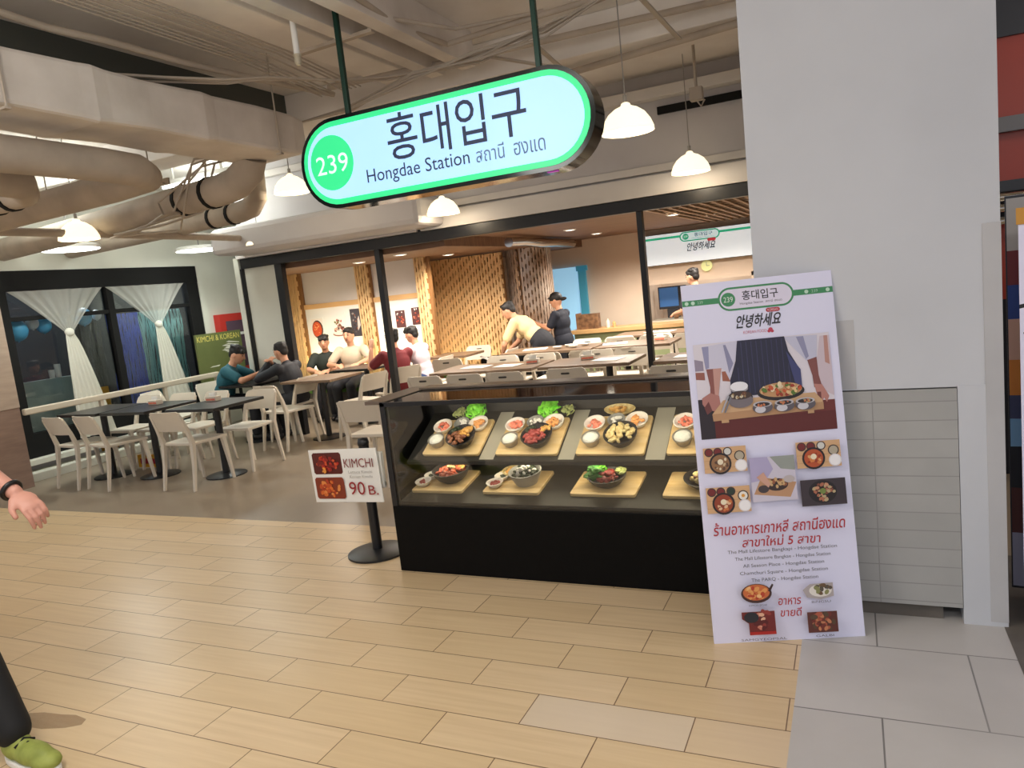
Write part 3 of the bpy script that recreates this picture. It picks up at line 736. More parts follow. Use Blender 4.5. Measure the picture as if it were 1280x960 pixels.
sv = [(-3.26, 1.69), (-3.2, 1.655), (-3.08, 1.665), (-2.98, 1.70), (-2.93, 1.735), (-2.95, 1.77), (-3.03, 1.78), (-3.1, 1.765), (-3.2, 1.755), (-3.27, 1.73)]
struct('floor_stain', MB().add([(x, y, 0.0004) for x, y in sv], [tuple(range(10))]), mat('stain', (128, 92, 62), 0.4, alpha=0.35))
# ------------------------------------------------------------------ glass display case
CXL, CXR, CYF, CYB = -2.47, -0.40, 3.42, 3.98
t = thing('display_case', 'long black glass-fronted food display case below the hanging station sign', 'display case', ((CXL+CXR)/2, CYF, 0))
ox, oy = -(CXL+CXR)/2, -CYF
def loc(mb): mb.T = Matrix.Translation((ox, oy, 0)); return mb
loc(MB()).box(CXL, CXR, CYF, CYB, 0.0, 0.395).build('base_cabinet', 'black_panel', t, bevel=0.003)
loc(MB()).box(CXL+0.012, CXR-0.012, CYB-0.03, CYB, 0.395, 0.985).box(CXR-0.03, CXR, CYF+0.02, CYB, 0.395, 0.985).build('back_panel', 'shelf_grey', t)
loc(MB()).box(CXL, CXL+0.035, CYF, CYF+0.035, 0.395, 1.0).box(CXL, CXL+0.035, CYB-0.035, CYB, 0.395, 1.0).box(CXR-0.035, CXR, CYF, CYF+0.035, 0.395, 1.0).box(CXL, CXR, CYF, CYF+0.016, 0.979, 1.004).box(CXL, CXL+0.025, CYF, CYB, 0.985, 1.004).build('frame', 'black_frame', t, bevel=0.002)
loc(MB()).box(CXL+0.035, CXR-0.035, CYF+0.006, CYF+0.012, 0.395, 0.985).build('front_glass', 'case_glass', t)
loc(MB()).box(CXL+0.006, CXL+0.012, CYF+0.035, CYB-0.035, 0.395, 0.985).build('side_glass', 'case_glass', t)
loc(MB()).box(CXL+0.02, CXR, CYF+0.015, CYB, 0.99, 1.0).build('top_plate', mat('top_gloss', (24, 24, 26), 0.06, spec=0.9), t)
a = R(30)
def slope(y): return 0.60+(y-3.55)*math.tan(a)
s = loc(MB()); y0, y1 = 3.57, 3.94
s.add([(CXL+0.04, y0, slope(y0)), (CXR-0.04, y0, slope(y0)), (CXR-0.04, y1, slope(y1)), (CXL+0.04, y1, slope(y1)), (CXL+0.04, y0, slope(y0)+0.012), (CXR-0.04, y0, slope(y0)+0.012), (CXR-0.04, y1, slope(y1)+0.012), (CXL+0.04, y1, slope(y1)+0.012)],
      [(3, 2, 1, 0), (4, 5, 6, 7), (0, 1, 5, 4), (1, 2, 6, 5), (2, 3, 7, 6), (3, 0, 4, 7)], 0)
s.build('upper_shelf', 'shelf_grey', t)
s = loc(MB())
for x0, x1 in ((-1.955, -1.865), (-1.475, -1.385), (-0.995, -0.895)):
    s.add([(x0, 3.58, slope(3.58)+0.013), (x1, 3.58, slope(3.58)+0.013), (x1, 3.93, slope(3.93)+0.013), (x0, 3.93, slope(3.93)+0.013)], [(0, 1, 2, 3)])
s.build('shelf_plate', 'steel', t)
a2 = R(11)
def slope2(y): return 0.42+(y-3.50)*math.tan(a2)
s = loc(MB()); y0, y1 = 3.45, 3.95
s.hexa([(CXL+0.04, y0, slope2(y0)-0.01), (CXR-0.04, y0, slope2(y0)-0.01), (CXR-0.04, y1, slope2(y1)-0.01), (CXL+0.04, y1, slope2(y1)-0.01)], [(CXL+0.04, y0, slope2(y0)+0.004), (CXR-0.04, y0, slope2(y0)+0.004), (CXR-0.04, y1, slope2(y1)+0.004), (CXL+0.04, y1, slope2(y1)+0.004)])
s.build('lower_shelf', 'shelf_grey', t)
loc(MB()).box(CXL+0.06, CXR-0.06, 3.4385, 3.452, 0.982, 0.989).build('light_strip', 'led_case', t)
loc(MB()).box(CXL+0.04, CXR-0.04, 3.563, 3.569, slope(3.56)-0.002, slope(3.56)+0.016).build('shelf_lip', 'shelf_grey', t)
lamp('case_light', 'AREA', (-1.43, 3.47, 0.975), 5.5, (1.0, 0.9, 0.7), 1.9, 0.015, aim=(-1.43, 3.8, 0.7))
lamp('case_light', 'AREA', (-1.43, 3.66, 0.60), 2.2, (1.0, 0.86, 0.6), 1.9, 0.015, aim=(-1.43, 3.70, 0.42))
loc(MB()).box(-2.47, CXR, 3.855, 3.98, 1.001, 1.014).box(-2.60, -2.452, 3.46, 3.98, 0.985, 1.006).build('rear_ledge', 'counter_top', t, bevel=0.003)

def bowl(mb, r_, h, m=0, thick=0.006, foot=0.5):
    return mb.lathe([(r_*foot, 0), (r_*0.78, h*0.35), (r_*0.96, h*0.8), (r_, h), (r_-thick, h), (r_*0.9-thick, h*0.75), (r_*0.6, h*0.3), (0.001, h*0.22)], 28, m=m)
def pile(mb, r_, z, n, s, dome=0.5, m=0, flat=0.6, cx=0, cy=0):
    for i in range(n):
        q = r_*math.sqrt(random.random())*0.92; th = random.uniform(0, 2*PI)
        k = s*random.uniform(0.7, 1.25)
        rot = Euler((random.uniform(-0.7, 0.7), random.uniform(-0.7, 0.7), random.uniform(0, PI))).to_matrix()
        mb.ell((cx+q*math.cos(th), cy+q*math.sin(th), z+dome*(r_-q)*0.6), (k, k*0.6, k*flat), 7, 5, m, rot)
    return mb
def leafy(mb, r_, z, n, m=0, cx=0, cy=0, dome=0.8, s=0.03):
    for i in range(n):
        q = r_*math.sqrt(random.random()); th = random.uniform(0, 2*PI)
        c = Vector((cx+q*math.cos(th), cy+q*math.sin(th), z+dome*(r_-q)))
        rot = Euler((random.uniform(-0.9, 0.9), random.uniform(-0.9, 0.9), random.uniform(0, 2*PI))).to_matrix()
        k = s*random.uniform(0.7, 1.2); pts = []
        for j in range(10):
            w = 2*PI*j/10; rr = k*(1+0.2*math.sin(3*w))
            pts.append(c+rot @ Vector((rr*math.cos(w), rr*math.sin(w), 0.25*k*math.sin(2*w+i))))
        o = len(pts)
        back = [q2+rot @ Vector((0, 0, -0.002)) for q2 in pts]
        mb.add([c+rot @ Vector((0, 0, 0.3*k))]+pts+back, [(0, 1+j, 1+(j+1) % 10) for j in range(10)]+[(1+j, 11+j, 11+(j+1) % 10, 1+(j+1) % 10) for j in range(10)], m)
    return mb
GB = 'dishes in the display case'
def dish(name, label, cat, T, x, y, r_, h, bm, fillings, rz=0, foot=0.5, sq=None):
    """a bowl on the board frame T; fillings: (part name, material, kind, args)"""
    p0 = T @ Vector((x, y, 0.0005)); e = (T.to_3x3()).to_euler()
    o = thing(name, label, cat, p0, rot=e, group=None)
    b = bowl(MB(), r_, h, foot=foot)
    if sq: b.v = [(v[0]*sq[0], v[1]*sq[1], v[2]) for v in b.v]
    b.build('bowl_shell', bm, o, smooth='auto')
    for nm, mt, kind, kw in fillings:
        f = MB()
        if kind == 'pile': pile(f, **kw)
        elif kind == 'leaf': leafy(f, **kw)
        elif kind == 'dome':
            rr, z, hh = kw['r_'], kw['z'], kw['h']
            f.lathe([(rr, z), (rr*0.92, z+hh*0.45), (rr*0.7, z+hh*0.8), (rr*0.35, z+hh*0.97), (0.001, z+hh)], 24)
        fo = f.build(nm, mt, o, smooth=True)
        if kind == 'dome': pass
        if sq: fo.scale = (sq[0], sq[1], 1)
    return o
def board(name_label, cx, yf, zf, w, dpt, tilt):
    T = Matrix.Translation((cx, yf, zf)) @ Matrix.Rotation(tilt, 4, 'X')
    poly = []
    for sx, sy, a0 in ((1, 0, -PI/2), (1, 1, 0), (-1, 1, PI/2), (-1, 0, PI)):
        px, py = sx*(w/2-0.015), 0.015 if sy == 0 else dpt-0.015
        poly += [(px+0.015*math.cos(a0+PI/2*i/4), py+0.015*math.sin(a0+PI/2*i/4)) for i in range(5)]
    b = MB().prism(poly, 0, 0.018)
    o = b.build('serving_board', 'board_wood', bevel=0.003)
    o.location = (cx, yf, zf); o.rotation_euler = (tilt, 0, 0)
    tag(o, name_label, 'board')
    return T @ Matrix.Translation((0, 0, 0.018))
ZU = slope(3.6)+0.0135
ups = [(-2.15, 'leftmost board of the upper shelf'), (-1.67, 'second upper shelf board'), (-1.19, 'third upper shelf board'), (-0.70, 'upper shelf board beside banner')]
mains = [[('grilled_beef', 'food_meat', 'pile', dict(r_=0.052, z=0.048, n=34, s=0.02, cx=-0.022, cy=-0.018)), ('fried_topping', 'food_yellow', 'pile', dict(r_=0.04, z=0.052, n=20, s=0.02, cx=0.03, cy=0.03)), ('seaweed', 'food_seaweed', 'pile', dict(r_=0.03, z=0.05, n=12, s=0.016, cx=-0.045, cy=0.04))],
         [('sliced_beef', 'food_redmeat', 'pile', dict(r_=0.06, z=0.048, n=40, s=0.02, cx=-0.012, cy=-0.012)), ('bean_sprouts', 'food_yellow', 'pile', dict(r_=0.03, z=0.055, n=16, s=0.015, cx=0.045, cy=0.04)), ('seaweed', 'food_seaweed', 'pile', dict(r_=0.03, z=0.05, n=12, s=0.016, cx=-0.045, cy=0.045))],
         [('fried_chicken', 'food_cream', 'pile', dict(r_=0.075, z=0.05, n=50, s=0.019))], [('stewed_meat', 'food_meat', 'pile', dict(r_=0.07, z=0.05, n=36, s=0.02))]]
for i, (cx, where) in enumerate(ups):
    T = board('pale wooden board, %s' % where, cx, 3.60, ZU, 0.375, 0.30, a)
    dish('stone_bowl', 'round black stone bowl of %s on %s' % (['beef and fried topping', 'red sliced beef', 'pale fried chicken', 'stewed meat'][i], where), 'bowl', T, 0.055, 0.10, 0.092, 0.06, 'stone_black', mains[i], foot=0.6)
    dish('rice_bowl', 'small steel bowl of white rice on %s' % where, 'bowl', T, -0.11, 0.085, 0.052, 0.045, 'bowl_steel', [('rice', 'food_rice', 'dome', dict(r_=0.045, z=0.034, h=0.022))], foot=0.7)
    dish('side_dish', 'white bowl of pink kimchi on %s' % where, 'bowl', T, -0.115, 0.205, 0.06, 0.042, 'bowl_white', [('kimchi', 'food_kimchi', 'pile', dict(r_=0.036, z=0.03, n=18, s=0.015))])
    dish('side_dish', 'grey bowl of pale pickles at the back of %s' % where, 'bowl', T, 0.0, 0.235, 0.05, 0.035, 'bowl_grey', [('pickles', 'bowl_white', 'pile', dict(r_=0.034, z=0.024, n=14, s=0.014))])
    dish('side_dish', 'white bowl of orange carrot shreds on %s' % where, 'bowl', T, 0.118, 0.225, 0.062, 0.042, 'bowl_white', [('carrot', 'food_carrot', 'pile', dict(r_=0.036, z=0.03, n=18, s=0.014))])
    if i < 2:
        dish('lettuce_bowl', 'bowl of bright green lettuce behind %s' % where, 'bowl', T, 0.055, 0.345, 0.062, 0.04, 'stone_black', [('lettuce', 'food_lettuce', 'leaf', dict(r_=0.055, z=0.03, n=46, s=0.026, dome=0.5))])
        dish('side_dish', 'small black dish of green sprouts behind %s' % where, 'bowl', T, (-0.05, 0.165)[i], 0.34, 0.046, 0.03, 'stone_black', [('sprouts', 'food_sprout', 'leaf', dict(r_=0.036, z=0.024, n=24, s=0.016, dome=0.4))])
    elif i == 2:
        dish('side_dish', 'rectangular cream dish of fritters behind %s' % where, 'plate', T, 0.0, 0.325, 0.09, 0.03, 'food_cream', [('fritters', 'food_yellow', 'pile', dict(r_=0.05, z=0.022, n=10, s=0.02))], sq=(1.0, 0.5))
lows = [(-2.245, 0.34, 'leftmost board of the lower shelf'), (-1.77, 0.345, 'second lower shelf board'), (-1.235, 0.36, 'third lower shelf board'), (-0.735, 0.36, 'lower shelf board beside banner')]
for i, (cx, w, where) in enumerate(lows):
    T = board('pale wooden board, %s' % where, cx, 3.55, slope2(3.55)+0.0045, w, 0.27, a2)
    if i == 0:
        dish('stew_bowl', 'wide grey bowl of orange noodle stew on %s' % where, 'bowl', T, 0.045, 0.14, 0.115, 0.075, 'shelf_grey', [('stew', 'food_stew', 'pile', dict(r_=0.095, z=0.058, n=60, s=0.019, dome=0.25)), ('onion_rings', 'food_cream', 'pile', dict(r_=0.03, z=0.08, n=8, s=0.014, cy=0.02)), ('egg', 'food_yellow', 'pile', dict(r_=0.03, z=0.074, n=8, s=0.015, cx=0.07, cy=0.03))])
        dish('side_dish', 'long cream plate of omelette behind %s' % where, 'plate', T, -0.05, 0.215, 0.075, 0.03, 'food_cream', [('omelette', 'food_yellow', 'pile', dict(r_=0.045, z=0.025, n=10, s=0.02))])
    elif i == 1:
        dish('soup_bowl', 'tall grey stone bowl of seaweed soup on %s' % where, 'bowl', T, 0.06, 0.12, 0.096, 0.075, 'bowl_grey', [('seaweed_soup', 'food_seaweed', 'pile', dict(r_=0.08, z=0.062, n=40, s=0.018, dome=0.25)), ('fish_slices', 'bowl_white', 'pile', dict(r_=0.06, z=0.074, n=12, s=0.016))], foot=0.65)
        dish('side_dish', 'cream bowl of yellow pickle on %s' % where, 'bowl', T, -0.06, 0.2, 0.06, 0.04, 'food_cream', [('pickle', 'food_yellow', 'pile', dict(r_=0.04, z=0.03, n=12, s=0.016))])
    elif i == 2:
        dish('salad_bowl', 'dark bowl of red beef and green leaves on %s' % where, 'bowl', T, 0.005, 0.115, 0.105, 0.056, 'stone_black', [('beef', 'food_redmeat', 'pile', dict(r_=0.065, z=0.046, n=50, s=0.018, dome=0.5)), ('leaves', 'food_leaf', 'leaf', dict(r_=0.05, z=0.05, n=40, cx=-0.065, cy=0.02, s=0.026)), ('lettuce', 'food_lettuce', 'leaf', dict(r_=0.03, z=0.066, n=16, cx=-0.05, cy=0.055, s=0.022)), ('glass_noodles', 'food_sprout', 'pile', dict(r_=0.035, z=0.054, n=18, s=0.015, cx=0.06, cy=0.05))])
    else:
        dish('noodle_plate', 'oval black plate of pale dumplings on %s' % where, 'plate', T, 0.03, 0.13, 0.12, 0.045, 'stone_black', [('dumplings', 'food_cream', 'pile', dict(r_=0.08, z=0.04, n=26, s=0.026)), ('sauce', 'food_meat', 'pile', dict(r_=0.04, z=0.05, n=10, s=0.016, cx=-0.02, cy=-0.03))])
    if i < 2:
        dish('side_dish', 'small white kimchi dish at the front of %s' % where, 'bowl', T, -0.115, 0.065, 0.05, 0.03, 'bowl_white', [('kimchi', 'food_redmeat', 'pile', dict(r_=0.026, z=0.02, n=10, s=0.012))])
        dish('side_dish', 'small white dish of black beans on %s' % where, 'bowl', T, -0.105, 0.15, 0.045, 0.03, 'bowl_white', [('beans', 'food_seaweed', 'pile', dict(r_=0.02, z=0.02, n=7, s=0.01))])

# ------------------------------------------------------------------ pendant lamps
def pendant(label, x, y, z):
    if 'o' not in PD:
        o = thing('pendant_lamp', label, 'lamp', (x, y, z), group=None)
        prof = [(0.17, -0.075), (0.168, -0.05), (0.15, -0.005), (0.118, 0.04), (0.075, 0.072), (0.035, 0.088), (0.026, 0.105), (0.012, 0.112),
                (0.010, 0.106), (0.022, 0.098), (0.03, 0.082), (0.07, 0.066), (0.112, 0.035), (0.144, -0.008), (0.162, -0.052), (0.164, -0.075)]
        MB().lathe(prof, 36, close=True).build('lamp_shade', 'lamp_shade', o, smooth=True)
        b = MB().ell((0, 0, 0.0), (0.035, 0.035, 0.045), 14, 10); b.build('bulb', 'lamp_bulb', o, smooth=True)
        MB().tube([(0, 0, 0.10), (0, 0, 0.155)], 0.014, 12).build('socket', 'cord_grey', o)
        MB().tube([(0, 0, 0), (0, 0, 1)], 0.004, 6).build('cord', 'cord_grey', o, loc=(0, 0, 0.15))
        PD['o'] = o; o2 = o
    else:
        o2 = dup(PD['o'], (x, y, z), label=label)
    for ch in o2.children:
        if ch.name.startswith('cord'): ch.scale = (1, 1, 3.4-z-0.15)
    l = lamp('pendant_light', 'POINT', (x, y, z-0.1), 5.5, WARM, 0.04)
    return o2
PD = {}
pendant('cream dome pendant lamp beside the right end of station sign', -1.26, 4.80, 2.545)
pendant('cream dome pendant lamp near the pillar above restaurant frame', -1.245, 6.78, 2.47)
pendant('cream dome pendant lamp below the middle of station sign', -3.76, 6.75, 2.455)
pendant('cream dome pendant lamp partly behind the left end of station sign', -4.86, 5.79, 2.77)
pendant('cream dome pendant lamp above the white corner panel', -6.28, 6.78, 2.445)
pendant('cream dome pendant lamp under pipes at the far left', -6.30, 4.55, 2.49)
for x, y, lb in ((-7.76, 5.48, 'white round disc ceiling light under pipes, nearer of two'), (-7.87, 7.36, 'white round disc ceiling light near the white corner, farther of two')):
    o = thing('disc_light', lb, 'light', (x, y, 2.5), group='disc ceiling lights')
    MB().lathe([(0.30, 0), (0.30, 0.035), (0.27, 0.05), (0.05, 0.055)], 36).build('housing', 'paper_white', o, smooth='auto')
    MB().lathe([(0.285, -0.004), (0.285, 0.001)], 36).build('diffuser', 'disc_light', o)
    MB().tube([(0, 0, 0.05), (0, 0, 0.9)], 0.008, 8).build('hanging_rod', 'cord_grey', o)
for x, y, z, lb in ((-4.91, 7.63, 2.1, 'round downlight in the low wood ceiling close to storefront'), (-4.99, 8.95, 2.1, 'round downlight in the low wood ceiling near slat wall'), (-3.29, 9.2, 2.22, 'round downlight in planked ceiling, nearer of two'), (-3.43, 10.75, 2.22, 'round downlight in planked ceiling, farther of two'), (-1.9, 9.0, 2.215, 'round downlight hanging in the ceiling grille'), (-5.79, 8.0, 2.1, 'round downlight in low wood ceiling above the diners')):
    o = thing('downlight', lb, 'light', (x, y, z), group='restaurant downlights')
    MB().lathe([(0.075, -0.012), (0.085, -0.004), (0.085, 0.0), (0.06, 0.0), (0.06, -0.012)], 28, close=True).build('trim_ring', 'paper_white', o)
    MB().lathe([(0.058, -0.008), (0.058, -0.002)], 24).build('lens', 'downlight', o)
tag(MB().box(-1.59, 1.6, YS-0.02, YS+0.015, 3.02, 3.09).build('slot_diffuser', 'dark_band', bevel=0.003), 'long black slot air diffuser high above the restaurant frame', 'vent')

# ------------------------------------------------------------------ ducts, pipes, cables under the slab
d = MB()
def duct_section(y0, y1, dz0=0, dz1=0):
    pass
xs0, xs1 = -4.22, -3.72
ring = []
for y, wob in ((-0.5, 0), (1.5, 0.0), (2.0, 0.006), (2.5, -0.003), (2.85, 0.008), (2.93, 0.016), (3.02, 0.004), (3.3, -0.006), (3.6, 0.006), (3.7, 0.012), (3.8, 0.0), (4.2, 0.008), (4.55, 0.0), (4.72, -0.03)):
    ring.append([(xs0-wob, y, 2.73-wob*0.6), (xs1+wob, y, 2.73-wob), (xs1+wob, y, 3.02+wob*0.5), (xs0-wob, y, 3.02+wob*0.5)])
vs = [p for r_ in ring for p in r_]; n = len(ring)
d.add(vs, [(i*4+k, i*4+(k+1) % 4, (i+1)*4+(k+1) % 4, (i+1)*4+k) for i in range(n-1) for k in range(4)]+[(3, 2, 1, 0), tuple((n-1)*4+k for k in range(4))])
o = thing('air_duct', 'large wrapped rectangular air duct running across the upper left', 'duct', (-3.97, 2.0, 2.73))
q = d.build('duct_body', 'duct_paint', o, bevel=0.025); q.location = (3.97, -2.0, -2.73)
for x, y in ((xs1+0.02, 2.42), (xs1+0.02, 4.35)):
    MB().tube([(x+3.97, y-2.0, -0.02), (x+3.97, y-2.0, 0.67)], 0.006, 6).box(x+3.97-0.03, x+3.97+0.012, y-2.015, y-1.985, -0.03, -0.018).build('hanger_rod', 'cable_paint', o)
tag(MB().box(-6.9, -3.98, 6.62, 7.18, 2.31, 2.62).build('box_duct', 'grey_plaster', bevel=0.06), 'grey round-cornered box duct on the header below station sign', 'duct')
tag(MB().box(-4.3, -4.22, 7.02, 7.14, 2.30, 3.38).build('downpipe', 'cable_paint', bevel=0.02), 'grey vertical pipe at the end of box duct', 'pipe')
def pipe(name, label, pts, r_, m='pipe_paint', bands=(), n=16, bm='dark_band'):
    if not bands:
        return tag(MB().tube(pts, r_, n).build(name, m, smooth='auto'), label, 'pipe' if 'pipe' in name else name.split('_')[-1])
    o = thing(name, label, 'pipe', pts[0]); off = Vector(pts[0])
    MB().tube([Vector(p)-off for p in pts], r_, n).build('pipe_body', m, o, smooth='auto')
    for i, f in bands:
        a, b = Vector(pts[i]), Vector(pts[i+1]); c = a.lerp(b, f); dd = (b-a).normalized()
        MB().tube([c-off-dd*0.02, c-off+dd*0.02], r_*1.08, n).build('pipe_band', bm, o, smooth='auto')
    return o
pipe('ceiling_pipe', 'thick grey pipe bending below large duct, upper of the pair', [(-3.98, 1.2, 2.55), (-3.99, 3.1, 2.55), (-4.01, 3.36, 2.545), (-4.12, 3.52, 2.54), (-4.5, 3.56, 2.53), (-8.4, 3.75, 2.5)], 0.10)
pipe('ceiling_pipe', 'thick grey pipe under large duct, lower of the pair', [(-4.35, 1.2, 2.5), (-4.38, 2.6, 2.5), (-4.45, 2.9, 2.5), (-4.7, 3.08, 2.5), (-8.4, 3.3, 2.48)], 0.095, bands=((3, 0.04), (3, 0.09)))
pipe('ceiling_pipe', 'grey lagged pipe with black bands near the hanging cables, upper one', [(-8.5, 5.2, 2.58), (-6.3, 4.85, 2.58), (-4.5, 4.53, 2.58), (-4.3, 4.50, 2.60), (-4.15, 4.48, 2.67), (-4.1, 4.47, 2.76)], 0.12, bands=((1, 0.72), (1, 0.93)))
pipe('ceiling_pipe', 'grey lagged pipe with black bands near the hanging cables, lower one', [(-8.5, 6.0, 2.58), (-7.34, 5.87, 2.58), (-5.4, 5.63, 2.58), (-5.22, 5.60, 2.60), (-5.12, 5.58, 2.68), (-5.1, 5.57, 2.9), (-5.1, 5.57, 3.2)], 0.10, bands=((1, 0.8), (1, 0.95)))
pipe('ceiling_pipe', 'long thin grey pipe above the left pendant lamp', [(-6.25, 2.0, 2.47), (-6.30, 4.64, 2.47), (-6.44, 7.0, 2.47)], 0.035)
pipe('ceiling_pipe', 'second thin pipe running beside long thin pipe at left', [(-6.5, 2.0, 2.52), (-6.52, 4.6, 2.52), (-6.62, 7.0, 2.52)], 0.022)
pipe('ceiling_pipe', 'straight white conduit crossing high behind both right pendant lamps', [(-3.6, 5.95, 3.1), (-1.92, 5.49, 3.1), (0.9, 5.0, 3.1)], 0.025)
pipe('ceiling_pipe', 'upper grey conduit crossing high toward the white pillar', [(-3.5, 4.75, 3.2), (-2.05, 4.93, 3.2), (0.9, 5.2, 3.2)], 0.022)
pipe('ceiling_pipe', 'sagging grey conduit on the slab above station sign', [(-2.37, 2.6, 3.25), (-2.37, 3.56, 3.22), (-2.42, 4.08, 3.2), (-2.35, 4.54, 3.2), (-1.86, 4.50, 3.2), (-1.3, 4.47, 3.2), (0.5, 4.4, 3.22)], 0.018)
pipe('ceiling_pipe', 'thin conduit joining sagging conduit above station sign', [(-2.6, 3.6, 3.24), (-2.45, 3.87, 3.22), (-2.17, 4.33, 3.2), (-1.64, 4.49, 3.22)], 0.012)
pipe('ceiling_pipe', 'long bent conduit along the slab above large duct', [(-3.75, 1.8, 3.24), (-3.78, 2.53, 3.2), (-3.81, 2.79, 3.2), (-3.77, 3.09, 3.2), (-3.77, 3.65, 3.2), (-3.66, 4.16, 3.18), (-3.5, 4.8, 3.16)], 0.02)
for i, x in enumerate((-3.13, -3.17, -3.21, -3.28, -3.40, -3.44, -3.48, -3.36)):
    pipe('ceiling_cable', 'thin straight cable along the upper left slab', [(x, 1.8, 3.22), (x-0.01, 3.0, 3.2), (x-0.02, 3.9, 3.19), (x+0.02, 4.6, 3.1)], 0.0055, 'cable_paint', n=6)['group'] = 'straight slab cables'
for i in range(7):
    j = random.uniform
    pipe('ceiling_cable', 'wavy cable in the bundle passing behind the station sign', [(-3.9+j(-.1, .1), 4.9, 3.05), (-3.28+j(-.05, .05), 4.70+j(-.06, .06), 3.0+j(-.03, .03)), (-2.52, 4.37+j(-.05, .05), 3.0+j(-.03, .03)), (-2.02, 4.31+j(-.05, .05), 3.0+j(-.03, .03)), (-1.54, 4.20+j(-.05, .05), 3.0+j(-.03, .03)), (-1.09, 3.98+j(-.05, .05), 3.02), (-0.5, 3.7+j(-.1, .1), 3.1)], 0.007, 'cable_paint', n=6)['group'] = 'cables behind the station sign'
for i in range(4):
    j = random.uniform
    pipe('ceiling_cable', 'slack cable sweeping over large duct toward the sign', [(-4.1, 3.2+j(-.2, .2), 3.1), (-3.6, 3.75+j(-.1, .1), 3.07), (-3.40, 4.02+j(-.08, .08), 3.1), (-3.14, 4.35, 3.1), (-2.89, 4.56+j(-.06, .06), 3.1), (-2.3, 4.9, 3.15)], 0.008, 'cable_paint', n=6)['group'] = 'slack cables over the duct'
for i in range(6):
    j = random.uniform
    pipe('ceiling_cable', 'tangled cable hanging between large duct and banded pipes', [(-4.2+j(-.2, .2), 4.6, 2.9+j(-.1, .1)), (-4.5+j(-.15, .15), 4.45+j(-.15, .1), 2.74+j(-.05, .1)), (-4.9+j(-.2, .2), 4.5+j(-.1, .1), 2.58+j(-.2, .12)), (-5.1+j(-.2, .2), 4.6+j(-.2, .1), 2.40+j(-.05, .1)), (-5.6+j(-.3, .3), 4.7+j(-.2, .2), 2.38+j(-.03, .1)), (-6.4+j(-.2, .2), 5.0, 2.46)], 0.009, 'cable_paint', n=6)['group'] = 'tangled cables'
for x, lb in ((-2.70, 'flat slab beam running away above the left sign rod'), (-2.44, 'flat slab beam running away right of left sign rod')):
    tag(MB().box(x-0.055, x+0.055, 1.0, 5.0, 3.16, 3.4).build('ceiling_beam', 'duct_paint', bevel=0.004), lb, 'beam', kind='structure')
struct('ceiling_beam', MB().box(-9, 4, 5.25, 5.65, 3.14, 3.4), 'ceil_paint', bevel=0.01)
struct('ceiling_beam', MB().box(-3.3, -3.0, 2.0, 5.25, 3.27, 3.4), 'ceil_paint', bevel=0.01)
tag(MB().bar((-3.10, 3.92, 3.16), (-2.5, 3.90, 3.16), 0.04, 0.02).box(-2.53, -2.51, 3.89, 3.91, 3.16, 3.4).build('bracket', 'pipe_paint'), 'pale metal bracket bar between sprinkler drop and slab beam', 'bracket')
o = thing('sprinkler', 'white sprinkler drop pipe near the left sign rod', 'sprinkler', (-2.84, 3.60, 3.02))
MB().tube([(0, 0, 0), (0, 0, 0.38)], 0.018, 12).build('drop_pipe', 'paper_white', o, smooth='auto')
MB().lathe([(0.012, -0.05), (0.022, -0.035), (0.02, 0), (0.026, 0.01)], 14).build('sprinkler_head', 'steel', o)
for a, b, lb in (((-1.02, 4.39, 3.12), (-0.97, 5.23, 3.08), 'short diagonal brace near the white pillar'), ((-2.0, 4.32, 3.0), (-1.7, 4.7, 2.95), 'short diagonal brace just above the sign'), ((-1.78, 4.6, 3.1), (-1.75, 5.3, 3.0), 'diagonal brace right of the right sign rod')):
    tag(MB().bar(a, b, 0.03, 0.012).build('ceiling_brace', 'cable_paint'), lb, 'brace')
t = thing('ceiling_box', 'small junction box hanging among pipes near the pillar', 'junction box', (-1.05, 6.2, 2.92))
MB().box(-0.05, 0.05, -0.04, 0.04, -0.05, 0.05).build('box_body', 'cable_paint', t, bevel=0.004)
MB().tube([(0, 0, 0.05), (0, 0, 0.48)], 0.012, 8).tube([(0.0, 0, -0.05), (0.03, 0, -0.1), (0.06, 0, -0.05)], 0.008, 6).build('conduit_drop', 'cable_paint', t)
for x, y in ((-6.8, 4.6), (-7.4, 5.6), (-5.8, 6.3)):
    pass
o = thing('cable_tray', 'grey ladder cable tray high above the window', 'cable tray', (-6.6, 4.3, 2.68))
MB().box(-1.7, 1.7, -0.10, -0.085, 0, 0.05).box(-1.7, 1.7, 0.085, 0.10, 0, 0.05).build('side_rail', 'pipe_paint', o)
r_ = MB()
for i in range(15): r_.box(-1.65+i*0.235, -1.63+i*0.235, -0.09, 0.09, 0.005, 0.02)
r_.build('rungs', 'pipe_paint', o)
for x in (-1.4, 0.2, 1.5): MB().tube([(x, 0.095, 0.02), (x, 0.095, 0.72)], 0.006, 6).build('hanger_rod', 'cable_paint', o)

